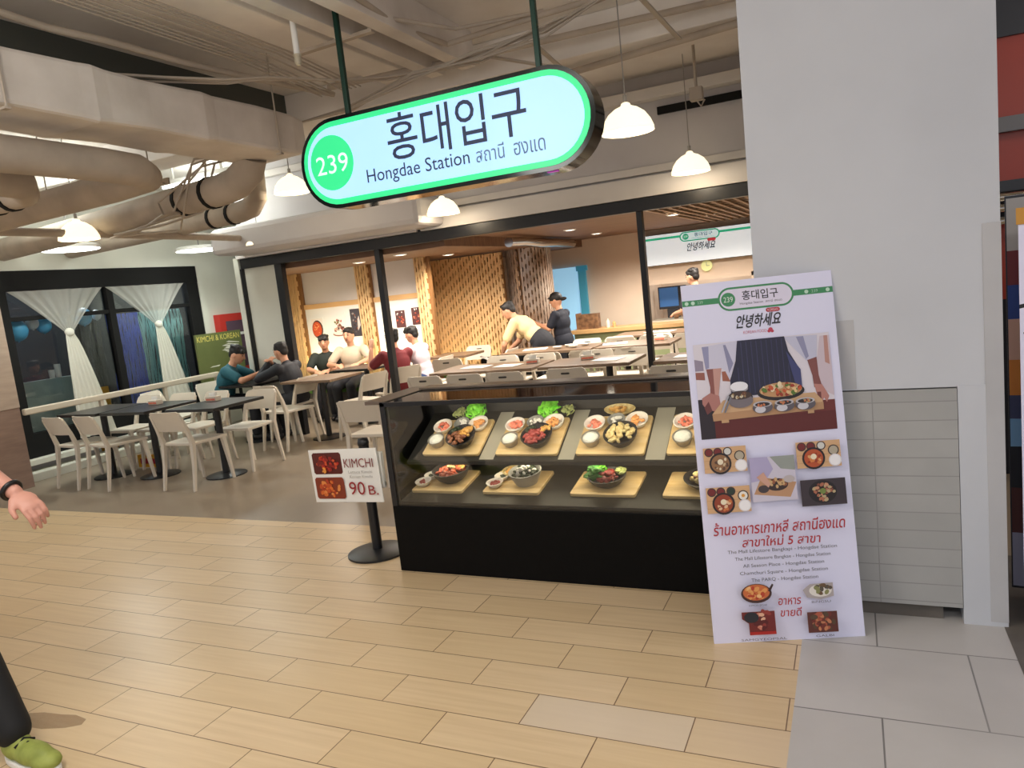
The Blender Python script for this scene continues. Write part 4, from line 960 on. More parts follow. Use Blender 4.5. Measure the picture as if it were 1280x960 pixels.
# ------------------------------------------------------------------ handrail, curtains, balloons, things at the window
o = thing('handrail', 'long cream wooden handrail running in front of the window', 'handrail', (-8.08, 4.83, 0))
MB().box(-0.03, 0.03, 0, 2.7, 0.775, 0.845).build('rail', 'rail_paint', o, bevel=0.012)
for y in (0.9, 1.8, 2.66): MB().box(-0.02, 0.02, y-0.02, y+0.02, 0, 0.775).build('post', 'rail_paint', o)
def curtain(label, y0, yk, y1, zk, yb0, yb1, zb):
    o = thing('sheer_curtain', label, 'curtain', (XW+0.045, yk, zk), group=None)
    m = MB(); nu, nv = 34, 12
    vs = []
    for j in range(nv+1):
        f = j/nv; g = f**0.8
        for i in range(nu+1):
            s_ = i/nu
            ytop = y0+(y1-y0)*s_; yb = yk-0.05+0.1*s_
            yy = ytop+(yb-ytop)*f**0.92
            zt = 2.125; zz = zt+(zk-zt)*f
            xx = 0.018*math.sin(s_*nu*1.3)*(1-0.5*f)
            vs.append((xx, yy-yk, zz-zk))
    m.add(vs, [(j*(nu+1)+i, j*(nu+1)+i+1, (j+1)*(nu+1)+i+1, (j+1)*(nu+1)+i) for j in range(nv) for i in range(nu)])
    m.build('upper_drape', 'sheer', o, smooth=True)
    m = MB(); vs = []
    for j in range(nv+1):
        f = j/nv
        for i in range(nu+1):
            s_ = i/nu
            ya = yk-0.05+0.1*s_; yb = yb0+(yb1-yb0)*s_; g = f**0.75
            vs.append((0.025*math.sin(s_*nu*1.1)*(0.4+0.6*f), ya+(yb-ya)*g-yk, (zb-zk)*f))
    m.add(vs, [(j*(nu+1)+i, j*(nu+1)+i+1, (j+1)*(nu+1)+i+1, (j+1)*(nu+1)+i) for j in range(nv) for i in range(nu)])
    m.build('lower_drape', 'sheer_dense', o, smooth=True)
    MB().ell((0, 0, 0), (0.035, 0.06, 0.05), 14, 8).build('tie_knot', 'sheer_dense', o, smooth=True)
curtain('white sheer curtain tied in the middle, nearer window bay', 5.19, 5.83, 6.36, 1.61, 5.72, 6.22, 0.32)
curtain('white sheer curtain tied in the middle, farther window bay', 6.40, 7.10, 7.62, 1.59, 7.0, 7.5, 0.34)
def foil(label, m, y0, y1, z0, z1, x):
    b = MB(); n = int((y1-y0)/0.008)
    for i in range(n):
        y = y0+(y1-y0)*i/n; pts = []
        ph = random.uniform(0, 6)
        for k in range(11):
            z = z1+(z0-z1)*k/10
            pts.append((x+0.012*math.sin(k*1.1+ph), y+0.012*math.sin(k*0.9+ph*2), z))
        vs = []
        for k, p0 in enumerate(pts):
            tw = math.sin(k*0.8+ph)*0.006
            vs += [(p0[0]-tw, p0[1]-0.006, p0[2]), (p0[0]+tw, p0[1]+0.006, p0[2])]
        b.add(vs, [(2*k, 2*k+1, 2*k+3, 2*k+2) for k in range(10)])
    tag(b.build('foil_curtain', m), label, 'foil curtain', kind='stuff')
foil('shiny blue foil fringe curtain behind the farther window bay', 'foil_blue', 6.53, 7.0, 0.45, 1.78, -8.80)
foil('shiny teal foil fringe curtain behind the farther window bay', 'foil_teal', 7.0, 7.69, 0.45, 1.78, -8.80)
foil('dark grey foil fringe behind the mullion of nearer window bay', 'shelf_grey', 6.1, 6.43, 0.5, 1.74, -8.82)
for y, z, r_, m, lb in ((5.36, 1.69, 0.115, 'balloon_blue', 'large blue balloon at the left end of window garland'), (5.55, 1.76, 0.07, 'balloon_white', 'white balloon beside the large blue balloon'), (5.68, 1.72, 0.085, 'balloon_blue', 'blue balloon behind the nearer curtain'), (5.99, 1.78, 0.075, 'balloon_white', 'white balloon right of the nearer curtain knot'), (6.2, 1.78, 0.10, 'balloon_blue', 'blue balloon at the right end of window garland'), (6.38, 1.79, 0.06, 'balloon_white', 'small white balloon against the mullion'), (5.24, 1.76, 0.06, 'balloon_white', 'small white balloon left of the large blue balloon')):
    b = MB().ell((0, 0, 0), (r_, r_, r_*1.12), 20, 14).lathe([(0.012, -r_*1.2), (0.004, -r_*1.1)], 8)
    o = b.build('balloon', m, smooth=True); o.location = (-8.78, y, z); tag(o, lb, 'balloon')
tag(MB().box(-8.86, -8.80, 5.18, 6.12, 0.42, 1.08).build('grey_board', 'board_grey', bevel=0.004), 'grey-blue panel standing low behind the nearer window', 'panel')
for y, h, lb in ((5.70, 0.10, 'small white cup on the grey panel'), (5.78, 0.16, 'taller white cup on the grey panel')):
    tag(MB().lathe([(0.03, 0), (0.036, h), (0.031, h), (0.026, 0.01)], 14).build('cup', 'balloon_white', smooth='auto', loc=(-8.83, y, 1.08)), lb, 'cup')
t = thing('yellow_sign', 'tall yellow sign standing behind the window by the mullion', 'sign', (-8.78, 6.24, 0))
MB().box(-0.02, 0.02, -0.11, 0.11, 0.0, 0.87, 0).box(0.02, 0.022, -0.09, 0.09, 0.28, 0.6, 1).build('panel', ['yellow_sign', 'counter_green'], t)
t = thing('floor_sign', 'small yellow board on the floor behind the left chairs', 'sign', (-7.2, 5.55, 0))
MB().box(-0.16, 0.16, -0.02, 0.02, 0.02, 0.16, 0).box(-0.12, 0.12, -0.022, -0.02, 0.06, 0.12, 1).build('panel', ['yellow_sign', 'print_red'], t)
t = thing('hose_cabinet', 'red fire hose cabinet on the white wall beside the window', 'cabinet', (XW, 8.45, 0.7))
MB().box(0, 0.12, -0.35, 0.35, 0, 0.93).build('cabinet_body', 'cabinet_red', t, bevel=0.006)
MB().box(0.12, 0.128, -0.24, 0.24, 0.12, 0.82).build('glass_door', 'cabinet_glass', t)
MB().box(0.128, 0.135, -0.08, 0.08, 0.60, 0.64).build('label_plate', 'paper_white', t)
t = thing('green_poster', 'olive green poster board standing in front of the red cabinet', 'poster', (-8.28, 7.83, 0.0))
MB().box(-0.015, 0.015, -0.42, 0.42, 0.55, 1.38).build('board', 'poster_green', t)
MB().box(-0.03, 0.0, -0.3, -0.26, 0, 0.6).box(-0.03, 0.0, 0.26, 0.3, 0, 0.6).build('legs', 'dark_band', t)
b = MB(); b.T = Matrix.Rotation(PI/2, 4, 'Z') @ Matrix.Rotation(PI/2, 4, 'X')
text_mb(b, 'KIMCHI & KOREAN', -0.40, 1.27, 0.38, 1.35, 0.0175)
b.build('lettering', 'poster_yellow', t)
p = MB(); p.T = Matrix.Rotation(PI/2, 4, 'Z') @ Matrix.Rotation(PI/2, 4, 'X')
for i in range(8):
    y0 = 1.08+0.02*i+random.uniform(-.01, .01); x0 = random.uniform(-0.02, 0.12)
    p.add([(x0, y0, 0.017), (x0+0.25, y0-0.03, 0.017), (x0+0.26, y0-0.022, 0.017), (x0+0.06, y0+0.012, 0.017)], [(0, 1, 2, 3)])
p.build('printed_streaks', 'sheer_dense', t)
p = MB(); p.T = Matrix.Rotation(PI/2, 4, 'Z') @ Matrix.Rotation(PI/2, 4, 'X')
p.add([(-0.25, 0.9, 0.017), (-0.08, 0.9, 0.017), (-0.05, 0.92, 0.017), (-0.2, 0.915, 0.017)], [(0, 1, 2, 3)])
p.build('printed_line', 'sheer_dense', t)

# ------------------------------------------------------------------ restaurant walls: slats, drum, photos, sign, kitchen
def slats(mb, w, h, pitch=0.05, depth=0.04, curve=None):
    n = int(w/pitch)
    def put(x0, x1, z0, z1, y0, y1, m):
        if curve is None:
            mb.box(x0, x1, y0, y1, z0, z1, m)
        else:
            r_ = curve; vs = []
            for z in (z0, z1):
                for yy in (y0, y1):
                    for xx in (x0, x1):
                        a_ = xx/r_; q = r_-yy
                        vs.append((q*math.sin(a_), -q*math.cos(a_), z))
            mb.add(vs, [(0, 2, 3, 1), (4, 5, 7, 6), (0, 1, 5, 4), (2, 6, 7, 3), (0, 4, 6, 2), (1, 3, 7, 5)], m)
    for i in range(n):
        x = i*pitch
        put(x, x+pitch*0.6, 0, h, 0, depth, 0)
        z = -0.13+(i*0.038) % 0.14
        while z < h:
            z0, z1 = max(z, 0), min(z+0.075, h)
            if z1 > z0: put(x+pitch*0.6, x+pitch, z0, z1, 0.008, depth, 0)
            z += 0.14
    return mb
o = thing('slat_wall', 'pierced pale wood slat wall behind the dining tables', 'slat wall', (-5.84, 9.76, 0))
slats(MB(), 1.27, 2.08).build('slats', 'slat_wood', o)
MB().box(0, 1.25, 0.04, 0.09, 0, 2.08).build('backing', 'slat_back', o)
o = thing('slat_drum', 'round column wrapped in shiny slats beside the slat wall', 'column', (-4.34, 10.2, 0))
slats(MB(), 2*PI*0.34, 2.1, curve=0.34).build('slats', 'drum_wrap', o)
MB().lathe([(0.29, 0), (0.29, 2.1)], 40).build('backing', 'slat_back', o)
for x0, x1, lb in ((-7.80, -7.44, 'leftmost pierced wood pilaster by the black post'), (-6.42, -6.18, 'pierced wood pilaster between the two photo panels'), (-5.42, -5.2, 'pierced wood pilaster at the right end of photo wall')):
    o = thing('slat_pilaster', lb, 'pilaster', (x0, 8.72, 0))
    slats(MB(), x1-x0, 2.1, 0.045, 0.03).build('slats', 'slat_wood', o)
    MB().box(0, x1-x0, 0.03, 0.08, 0, 2.1).build('backing', 'slat_back', o)
lamp('cove_light', 'AREA', (-6.95, 8.68, 0.66), 7, (1.0, 0.8, 0.45), 0.9, 0.05, aim=(-6.95, 8.80, 1.2))
lamp('cove_light', 'AREA', (-5.8, 8.68, 0.66), 5.5, (1.0, 0.8, 0.45), 0.7, 0.05, aim=(-5.8, 8.80, 1.2))
def photo(label, x0, z0, x1, z1, kind):
    o = thing('food_photo', label, 'picture', (x0, 8.77, z0), rot=(PI/2, 0, 0))
    w, h = x1-x0, z1-z0
    MB().box(0, w, 0, h, -0.004, 0).build('print_sheet', 'paper_white', o)
    p = Print(0.0002)
    if kind == 0:
        p.rect(0.02, 0.02, w-0.02, h-0.02, (238, 230, 222)); p.disc(w*.5, h*.45, w*.42, (52, 34, 34), h*.42); p.disc(w*.46, h*.45, w*.36, (206, 80, 40), h*.36); p.specks(w*.46, h*.45, w*.25, h*.26, 14, [(232, 130, 70), (190, 50, 32), (240, 170, 110)], w*.06)
    elif kind == 1:
        p.disc(w*.5, h*.16, w*.46, (150, 90, 80), h*.1); p.disc(w*.5, h*.2, w*.42, (232, 226, 220), h*.09); p.specks(w*.5, h*.35, w*.34, h*.14, 22, [(96, 52, 44), (150, 70, 60), (206, 170, 150), (60, 40, 40)], w*.08); p.specks(w*.5, h*.6, w*.22, h*.14, 16, [(96, 52, 44), (180, 80, 66), (120, 120, 60)], w*.07)
    elif kind == 2:
        p.rect(0, 0, w, h, (66, 62, 70)); p.specks(w*.4, h*.5, w*.3, h*.36, 18, [(96, 84, 84), (150, 140, 136), (60, 40, 40), (140, 90, 70)], w*.1); p.poly([(w*.6, h*.2), (w*.9, h*.4), (w*.8, h*.75), (w*.65, h*.6)], (206, 200, 196))
    else:
        p.rect(0, 0, w, h, (90, 52, 54)); p.specks(w*.5, h*.42, w*.34, h*.3, 20, [(190, 84, 60), (150, 52, 44), (214, 130, 96), (70, 50, 46)], w*.1); p.specks(w*.5, h*.82, w*.36, h*.1, 6, [(226, 220, 216), (60, 60, 64)], w*.09)
    p.mb.build('printed_artwork', 'printed_ink', o)
photo('photo print of a red stew pot, leftmost on the photo wall', -7.37, 1.11, -7.13, 1.43, 0)
photo('photo print of heaped meat on a plate, second on photo wall', -6.99, 1.10, -6.72, 1.47, 1)
photo('dark photo print, third from left on the photo wall', -6.63, 1.10, -6.44, 1.50, 2)
photo('reddish photo print just left of the black post', -6.05, 1.16, -5.94, 1.40, 3)
photo('reddish photo print just right of the black post', -5.85, 1.17, -5.69, 1.41, 3)
photo('reddish photo print at the right end of photo wall', -5.58, 1.19, -5.44, 1.43, 3)
pipe('foil_duct', 'shiny foil flexible duct under the low wood ceiling', [(-3.86, 8.5, 2.12), (-3.88, 9.0, 2.135), (-3.9, 9.6, 2.12), (-3.93, 10.3, 2.14), (-3.95, 11.1, 2.13)], 0.06, 'chrome')
tag(MB().box(-4.86, -4.12, 11.95, 11.995, 0, 1.78).build('blue_panel', 'cyan_panel', bevel=0.004), 'tall pale blue panel with added glow on the back wall behind cook in black', 'panel')
tag(MB().box(-4.19, -4.05, 11.90, 11.95, 0.8, 1.76).box(-4.22, -4.02, 11.9, 11.95, 1.70, 1.79).build('curtain_strip', 'cyan_dark', bevel=0.01), 'teal strip curtain on the right edge of blue panel', 'curtain')
t = thing('light_box_sign', 'wide white light box sign with green line above the kitchen hatch', 'sign', (-3.0, 11.86, 1.645), rot=(PI/2, 0, 0))
MB().box(0, 1.75, 0, 0.485, -0.12, 0).build('box_body', 'black_frame', t)
p = Print(0.0004)
p.rect(0.005, 0.005, 1.745, 0.48, (226, 236, 242)); p.rect(0.005, 0.40, 1.745, 0.435, (40, 172, 128)); p.poly(stadium(0.88, 0.40, 0.62, 0.15), (40, 160, 120)); p.poly(stadium(0.88, 0.40, 0.58, 0.115), (206, 232, 236)); p.disc(0.665, 0.40, 0.048, (40, 160, 120))
p.text('239', 0.635, 0.385, 0.695, 0.418, (220, 240, 230)); p.text('홍대입구', 0.80, 0.385, 1.08, 0.445, (50, 56, 90), bold=0.01); p.text('Hongdae Station', 0.76, 0.352, 1.10, 0.372, (90, 110, 120))
p.text('안녕하세요', 0.66, 0.17, 1.10, 0.30, (40, 36, 42), slant=0.25, bold=0.02); p.poly(stadium(1.06, 0.315, 0.13, 0.045), (186, 50, 60)); p.text('KOREAN FOOD', 0.76, 0.115, 1.02, 0.145, (200, 190, 206))
p.mb.build('sign_face', 'backlit_ink', t)
t = thing('wall_clock', 'round pale yellow wall clock under the light box sign', 'clock', (-2.06, 11.98, 1.56), rot=(PI/2, 0, 0))
MB().lathe([(0.085, 0), (0.085, 0.03)], 28).build('clock_face', 'clock_face', t)
MB().box(-0.004, 0.004, 0, 0.06, 0.031, 0.034).box(0, 0.045, -0.004, 0.004, 0.031, 0.034).build('clock_hands', 'print_grey', t)
o = thing('service_counter', 'service counter with wooden top and green front at the back wall', 'counter', (-2.7, 11.3, 0))
MB().box(-1.45, 2.2, -0.22, 0.3, 0.70, 0.76).build('worktop', 'counter_wood', o, bevel=0.004)
MB().box(-1.38, 2.2, -0.15, 0.28, 0, 0.70).build('green_front', 'counter_green', o)
MB().box(0.62, 0.66, -0.165, -0.15, 0.3, 0.62).build('red_notice', 'print_red', o)
tag(MB().box(-0.16, 0.16, -0.08, 0.08, 0, 0.24).box(-0.2, -0.16, -0.09, 0.09, 0, 0.26).build('cutlery_box', mat('box_brown', (150, 112, 80), 0.5, rgb2=(90, 64, 46), scale=14), loc=(-3.86, 11.32, 0.76)), 'brown wooden cutlery box at the left end of service counter', 'box')
for x, h, lb in ((-3.55, 0.14, 'pale bottle beside the cutlery box on service counter'), (-3.45, 0.10, 'short dark jar beside pale bottle on service counter')):
    tag(MB().lathe([(0.03, 0), (0.03, h*0.7), (0.012, h*0.85), (0.012, h)], 14).build('bottle', 'counter_wood' if h < .12 else 'cream_wall', smooth='auto', loc=(x, 11.3, 0.76)), lb, 'bottle')
t = thing('screen', 'blue lit screen seen through the kitchen hatch', 'screen', (-2.78, 12.6, 0.92))
MB().box(-0.24, 0.24, 0, 0.05, -0.02, 0.36).box(-0.1, 0.1, -0.02, 0.08, -0.2, -0.02).build('casing', 'fascia_dark', t, bevel=0.005)
MB().box(-0.22, 0.1, -0.004, 0, 0.02, 0.34).build('display', 'screen_blue', t)
t = thing('serving_hatch', 'steel shelf of the kitchen hatch with small dishes', 'shelf', (-2.3, 12.15, 0.72))
MB().box(-0.75, 0.9, -0.1, 0.4, 0, 0.03).build('shelf_board', 'steel', t)
for i, x in enumerate((-0.35, -0.2, -0.02)):
    tag(MB().lathe([(0.03, 0), (0.05, 0.05), (0.045, 0.05), (0.028, 0.01)], 16).build('sauce_cup', 'box_brown', smooth='auto', loc=(-2.3+x, 12.2, 0.75)), 'small brown cup on the kitchen hatch shelf, %s' % ('leftmost', 'middle', 'rightmost')[i], 'cup', 'cups on the hatch shelf')
lamp('kitchen_light', 'POINT', (-2.2, 12.7, 1.7), 12, (1, 0.93, 0.82), 0.1)
lamp('cove_light', 'AREA', (-5.2, 9.55, 0.5), 2.2, (1.0, 0.84, 0.55), 1.0, 0.05, aim=(-5.2, 9.80, 1.3))
lamp('room_fill', 'POINT', (-9.6, 6.8, 2.2), 60, (0.85, 0.93, 1.0), 0.1)  # lamp without fixture, added to brighten the foil and board behind the window
for x, y, lb in ((-7.2, 4.75, 'white fluorescent batten above the pipes, nearer of two'), (-6.9, 6.6, 'white fluorescent batten above the pipes, farther of two')):
    o = thing('fluorescent_batten', lb, 'light', (x, y, 3.2), group='fluorescent battens')
    MB().box(-0.6, 0.6, -0.03, 0.03, 0.02, 0.07).box(-0.4, -0.38, -0.01, 0.01, 0.07, 0.2).box(0.38, 0.4, -0.01, 0.01, 0.07, 0.2).build('housing', 'paper_white', o)
    MB().tube([(-0.58, 0, 0.0), (0.58, 0, 0.0)], 0.015, 10).build('tube', 'disc_light', o)
# ------------------------------------------------------------------ chairs and tables
def rounded_back(w, z0, z1, r_=0.05, n=5):
    pts = [(-w/2, z0), (w/2, z0)]
    pts += [(w/2-r_+r_*math.cos(PI/2*i/n), z1-r_+r_*math.sin(PI/2*i/n)) for i in range(n+1)]
    pts += [(-w/2+r_-r_*math.sin(PI/2*i/n), z1-r_+r_*math.cos(PI/2*i/n)) for i in range(n+1)]
    return pts
def back_y(z): return -0.195-0.11*max(0, (z-0.45)/0.32)**1.2
CH = {}
def chair_proto(slot):
    o = thing('dining_chair', 'x', 'chair')
    s = MB(); nx, ny = 8, 8; vs = []
    for zo in (0, -0.028):
        for j in range(ny+1):
            for i in range(nx+1):
                x = -0.21+0.42*i/nx; y = -0.2+0.41*j/ny
                tap = 1-0.06*(1-j/ny)
                dip = -0.012*math.cos((x/0.21)*PI/2)*math.sin(PI*j/ny)
                vs.append((x*tap, y, 0.455+dip+zo))
    k = (nx+1)*(ny+1); fs = []
    for j in range(ny):
        for i in range(nx):
            a = j*(nx+1)+i
            fs.append((a, a+1, a+nx+2, a+nx+1)); fs.append((k+a+nx+1, k+a+nx+2, k+a+1, k+a))
    for i in range(nx):
        fs.append((i+1, i, k+i, k+i+1)); a = ny*(nx+1)+i; fs.append((a, a+1, k+a+1, k+a))
    for j in range(ny):
        a = j*(nx+1); fs.append((a, a+nx+1, k+a+nx+1, k+a)); a += nx; fs.append((a+nx+1, a, k+a, k+a+nx+1))
    s.add(vs, fs); s.build('seat', 'chair_plastic', o, bevel=0.006)
    b = MB()
    poly = rounded_back(0.40, 0.575, 0.775)
    # curved, slightly reclined panel
    nx = 10; zs = [0.575, 0.62, 0.67, 0.72, 0.755, 0.772]; hw = [0.197, 0.2, 0.2, 0.198, 0.188, 0.165]
    vs = []
    for t_ in (0, 0.016):
        for z, w in zip(zs, hw):
            for i in range(nx+1):
                x = -w+2*w*i/nx
                vs.append((x, back_y(z)-0.03*(1-(x/0.2)**2)+t_, z))
    m = len(zs)*(nx+1); fs = []
    for j in range(len(zs)-1):
        for i in range(nx):
            a = j*(nx+1)+i
            fs.append((a, a+1, a+nx+2, a+nx+1)); fs.append((m+a+nx+1, m+a+nx+2, m+a+1, m+a))
    for i in range(nx):
        fs.append((i+1, i, m+i, m+i+1)); a = (len(zs)-1)*(nx+1)+i; fs.append((a, a+1, m+a+1, m+a))
    for j in range(len(zs)-1):
        a = j*(nx+1); fs.append((a, a+nx+1, m+a+nx+1, m+a)); a += nx; fs.append((a+nx+1, a, m+a, m+a+nx+1))
    b.add(vs, fs); bo = b.build('backrest', 'chair_plastic', o, smooth='auto')
    if slot:
        q = MB(); q.T = Matrix.Translation((0, back_y(0.725)-0.03+0.008, 0.722)) @ Matrix.Rotation(PI/2, 4, 'X')
        q.prism(stadium(0, 0, 0.085, 0.018), -0.011, 0.011); q.build('handle_slot', 'chair_dark_slot', bo)
    for sx in (-1, 1):
        l = MB()
        pts = [(sx*0.2, -0.265, 0.0), (sx*0.195, -0.22, 0.25), (sx*0.192, -0.198, 0.45), (sx*0.192, back_y(0.6), 0.6), (sx*0.188, back_y(0.74), 0.74)]
        ws = [0.026, 0.034, 0.042, 0.034, 0.024]
        sec = []
        for p0, w in zip(pts, ws):
            sec.append([(p0[0]-w/2, p0[1]-w*0.5, p0[2]), (p0[0]+w/2, p0[1]-w*0.5, p0[2]), (p0[0]+w/2, p0[1]+w*0.5, p0[2]), (p0[0]-w/2, p0[1]+w*0.5, p0[2])])
        l.add([v for s_ in sec for v in s_], [(i*4+k, i*4+(k+1) % 4, i*4+4+(k+1) % 4, i*4+4+k) for i in range(4) for k in range(4)]+[(3, 2, 1, 0), (16, 17, 18, 19)])
        l.build('leg', 'chair_plastic', o, bevel=0.005)
        l = MB()
        l.hexa([(sx*0.205-0.013, 0.205, 0), (sx*0.205+0.013, 0.205, 0), (sx*0.205+0.013, 0.231, 0), (sx*0.205-0.013, 0.231, 0)], [(sx*0.185-0.02, 0.15, 0.43), (sx*0.185+0.02, 0.15, 0.43), (sx*0.185+0.02, 0.195, 0.43), (sx*0.185-0.02, 0.195, 0.43)])
        l.build('leg', 'chair_plastic', o, bevel=0.005)
    return o
def chair(x, y, rz, label, slot=False, group=None):
    if slot not in CH:
        o = CH[slot] = chair_proto(slot)
        o.location = (x, y, 0); o.rotation_euler = (0, 0, rz); o['label'] = label
    else:
        o = dup(CH[slot], (x, y, 0), rz, label)
    o['group'] = group or 'white dining chairs'
    return o
def table(x, y, w, dpt, label, top='table_black', rz=0):
    o = thing('dining_table', label, 'table', (x, y, 0), rz, 'pedestal dining tables')
    MB().box(-w/2, w/2, -dpt/2, dpt/2, 0.715, 0.745).build('tabletop', top, o, bevel=0.004)
    xs = (0,) if w < 0.9 else (-w/2+0.3, w/2-0.3)
    for px in xs:
        MB().lathe([(0.2, 0), (0.2, 0.01), (0.17, 0.02), (0.04, 0.03)], 30, at=(px, 0, 0)).build('base', 'black_frame', o, smooth='auto')
        MB().tube([(px, 0, 0.02), (px, 0, 0.715)], 0.034, 14).box(px-0.15, px+0.15, -0.15, 0.15, 0.703, 0.715).build('pedestal', 'black_frame', o, smooth='auto')
    return o
table(-7.42, 5.26, 0.62, 0.62, 'black square pedestal table nearest the wooden pier')
table(-6.74, 5.30, 0.66, 0.66, 'black square pedestal table, middle of front row by window')
table(-5.83, 5.34, 0.66, 0.66, 'black square pedestal table at right of front row by window')
table(-5.84, 7.0, 0.74, 0.62, 'brown-topped pedestal table right of the man in dark suit', 'table_brown')
table(-6.84, 6.92, 0.58, 0.6, 'dark pedestal table between teal shirt man and suited man')
table(-5.85, 7.93, 0.62, 0.62, 'dark pedestal table among four seated diners by photo wall')
chair(-7.38, 4.99, -0.12, 'white dining chair nearest the wooden pier, back turned')
chair(-6.90, 4.99, -0.16, 'second white dining chair from the wooden pier, back turned')
chair(-5.84, 5.03, 0.0, 'white chair with back turned in front of right black table')
chair(-5.79, 5.66, PI+0.05, 'white chair on the far side of right black table')
chair(-6.02, 6.56, -0.12, 'white chair in front of the man in dark suit')
chair(-5.28, 6.98, 1.35, 'white chair at the right end of brown-topped table')
chair(-7.55, 5.68, PI, 'white chair on the far side of table nearest the pier')
chair(-7.02, 5.70, PI, 'white chair on far side of middle black table, left')
chair(-6.56, 5.74, PI-0.1, 'white chair on far side of middle black table, right')
chair(-7.34, 6.92, -PI/2, 'white chair under the man in teal shirt')
chair(-7.62, 6.35, -PI/2+0.3, 'white chair beside the handrail behind teal shirt man')
chair(-6.33, 6.98, PI/2, 'white chair under the man in dark suit')
chair(-3.84, 5.28, 0.05, 'white chair standing alone left behind the display case')
chair(-5.12, 7.52, PI/2-0.5, 'white chair under the man in dark red shirt')
chair(-5.12, 8.28, PI/2, 'white chair under the man in white shirt', True)
# inside
table(-3.55, 7.04, 1.2, 0.66, 'long brown dining table behind display case, left', 'table_brown')
table(-2.42, 7.06, 0.95, 0.66, 'brown dining table behind display case, right', 'table_brown')
table(-1.35, 6.98, 0.7, 0.62, 'brown dining table right of the right black post', 'table_brown')
for i, x in enumerate((-3.98, -3.52, -3.08)):
    chair(x, 6.62, 0.0, 'white slotted chair with its back above display case, %s' % ('leftmost', 'middle', 'rightmost')[i], True)
chair(-2.45, 6.66, 0.0, 'white chair with slotted back just left of right black post', True)
chair(-1.42, 6.48, 0.0, 'white chair behind display case right of the right black post', True)
for i, (x, y) in enumerate(((-3.78, 7.5), (-3.3, 7.5), (-2.62, 7.52), (-2.22, 7.54))):
    chair(x, y, PI, 'white chair on the far side of brown tables, %s' % ('leftmost', 'second from left', 'third from left', 'rightmost')[i], True)
table(-3.45, 8.6, 1.2, 0.66, 'second-row grey dining table, left', 'table_brown')
table(-2.35, 8.62, 0.9, 0.66, 'second-row grey dining table, right', 'table_brown')
for i, x in enumerate((-3.82, -3.28, -2.78, -2.36)):
    chair(x, 8.18, 0.0, 'white chair before the second-row tables, %s' % ('leftmost', 'second from left', 'third from left', 'rightmost')[i], True)
for i, x in enumerate((-3.25, -2.8, -2.3)):
    chair(x, 9.06, PI, 'white chair beyond the second-row tables, %s' % ('left', 'middle', 'right')[i], True)
table(-2.45, 9.95, 1.1, 0.66, 'third-row dining table before the service counter', 'table_brown')
for i, x in enumerate((-2.75, -2.3, -1.85)):
    chair(x, 9.5, 0.0, 'white chair at the third-row table, %s' % ('left', 'middle', 'right')[i], True)
table(-4.95, 8.74, 0.62, 0.56, 'dining table in front of the slat wall', 'table_brown')
for i, (x, y, rz) in enumerate(((-4.98, 9.22, PI), (-4.64, 8.2, 0.1), (-4.37, 8.72, PI/2))):
    chair(x, y, rz, 'white chair at the table by slat wall, %s' % ('nearest the slats', 'with its back turned', 'at its right end')[i], True)
# benches
for x0, x1, y0, lb in ((-7.75, -5.45, 8.27, 'long bench with green seat under the photo wall'),):
    o = thing('bench', lb, 'bench', (x0, y0, 0))
    MB().box(0, x1-x0, 0.06, 0.48, 0, 0.36).build('base', 'concrete', o)
    MB().box(0, x1-x0, 0, 0.5, 0.36, 0.44).build('seat_cushion', 'seat_green', o, bevel=0.015)
o = thing('bench', 'short green bench at the foot of slat wall', 'bench', (-5.58, 9.3, 0))
MB().box(0, 0.32, 0.04, 0.42, 0, 0.36).build('base', 'concrete', o)
MB().box(0, 0.32, 0, 0.44, 0.36, 0.43).build('seat_cushion', 'seat_green', o, bevel=0.015)
# table things
def napkin_box(x, y, lb):
    o = thing('napkin_box', lb, 'box', (x, y, 0.745), random.uniform(-.3, .3))
    MB().box(-0.07, 0.07, -0.04, 0.04, 0, 0.05).build('box_body', 'chair_plastic', o, bevel=0.006)
    MB().hexa([(-0.04, -0.012, 0.05), (0.04, -0.012, 0.05), (0.04, 0.012, 0.05), (-0.04, 0.012, 0.05)], [(-0.05, -0.002, 0.085), (0.045, -0.006, 0.09), (0.05, 0.01, 0.085), (-0.045, 0.012, 0.08)]).build('napkin', 'paper_white', o)
    MB().box(-0.06, 0.06, -0.0415, -0.04, 0.01, 0.03).build('pink_label', 'food_kimchi', o)
for x, y, lb in ((-6.78, 5.42, 'napkin box on the middle black table'), (-6.0, 5.48, 'napkin box on the right black table'), (-3.1, 7.12, 'napkin box on the left brown table'), (-2.5, 7.16, 'napkin box on the right brown table'), (-2.1, 8.7, 'napkin box on the right second-row table')):
    napkin_box(x, y, lb)
for x, y, w, lb in ((-3.75, 7.06, 0.3, 'white menu sheet on left brown table, left'), (-3.35, 7.02, 0.26, 'white menu sheet on left brown table, right'), (-2.25, 7.06, 0.28, 'white menu sheet on right brown table'), (-3.7, 8.62, 0.3, 'white menu sheet on left second-row table'), (-2.65, 8.65, 0.3, 'white menu sheet on right second-row table'), (-2.4, 9.95, 0.4, 'white menu sheet on third-row table'), (-1.4, 6.96, 0.3, 'white menu sheet on table right of black post')):
    b = MB(); b.T = Matrix.Rotation(random.uniform(-.3, .3), 4, 'Z'); b.box(-w/2, w/2, -0.11, 0.11, 0, 0.004)
    tag(b.build('menu_sheet', 'paper_white', loc=(x, y, 0.746)), lb, 'menu')
for i in range(4):
    tag(bowl(MB(), 0.06, 0.03).build('dish', 'bowl_white', smooth='auto', loc=(-3.35+0.16*(i % 2)+0.05*i, 8.5+0.16*(i//2), 0.746)), 'small white dish on the left second-row table, near the menu sheet', 'dish', 'dishes on the second-row table')
t = thing('tote_bag', 'crumpled white bag on the table right of black post', 'bag', (-1.2, 7.1, 0.746))
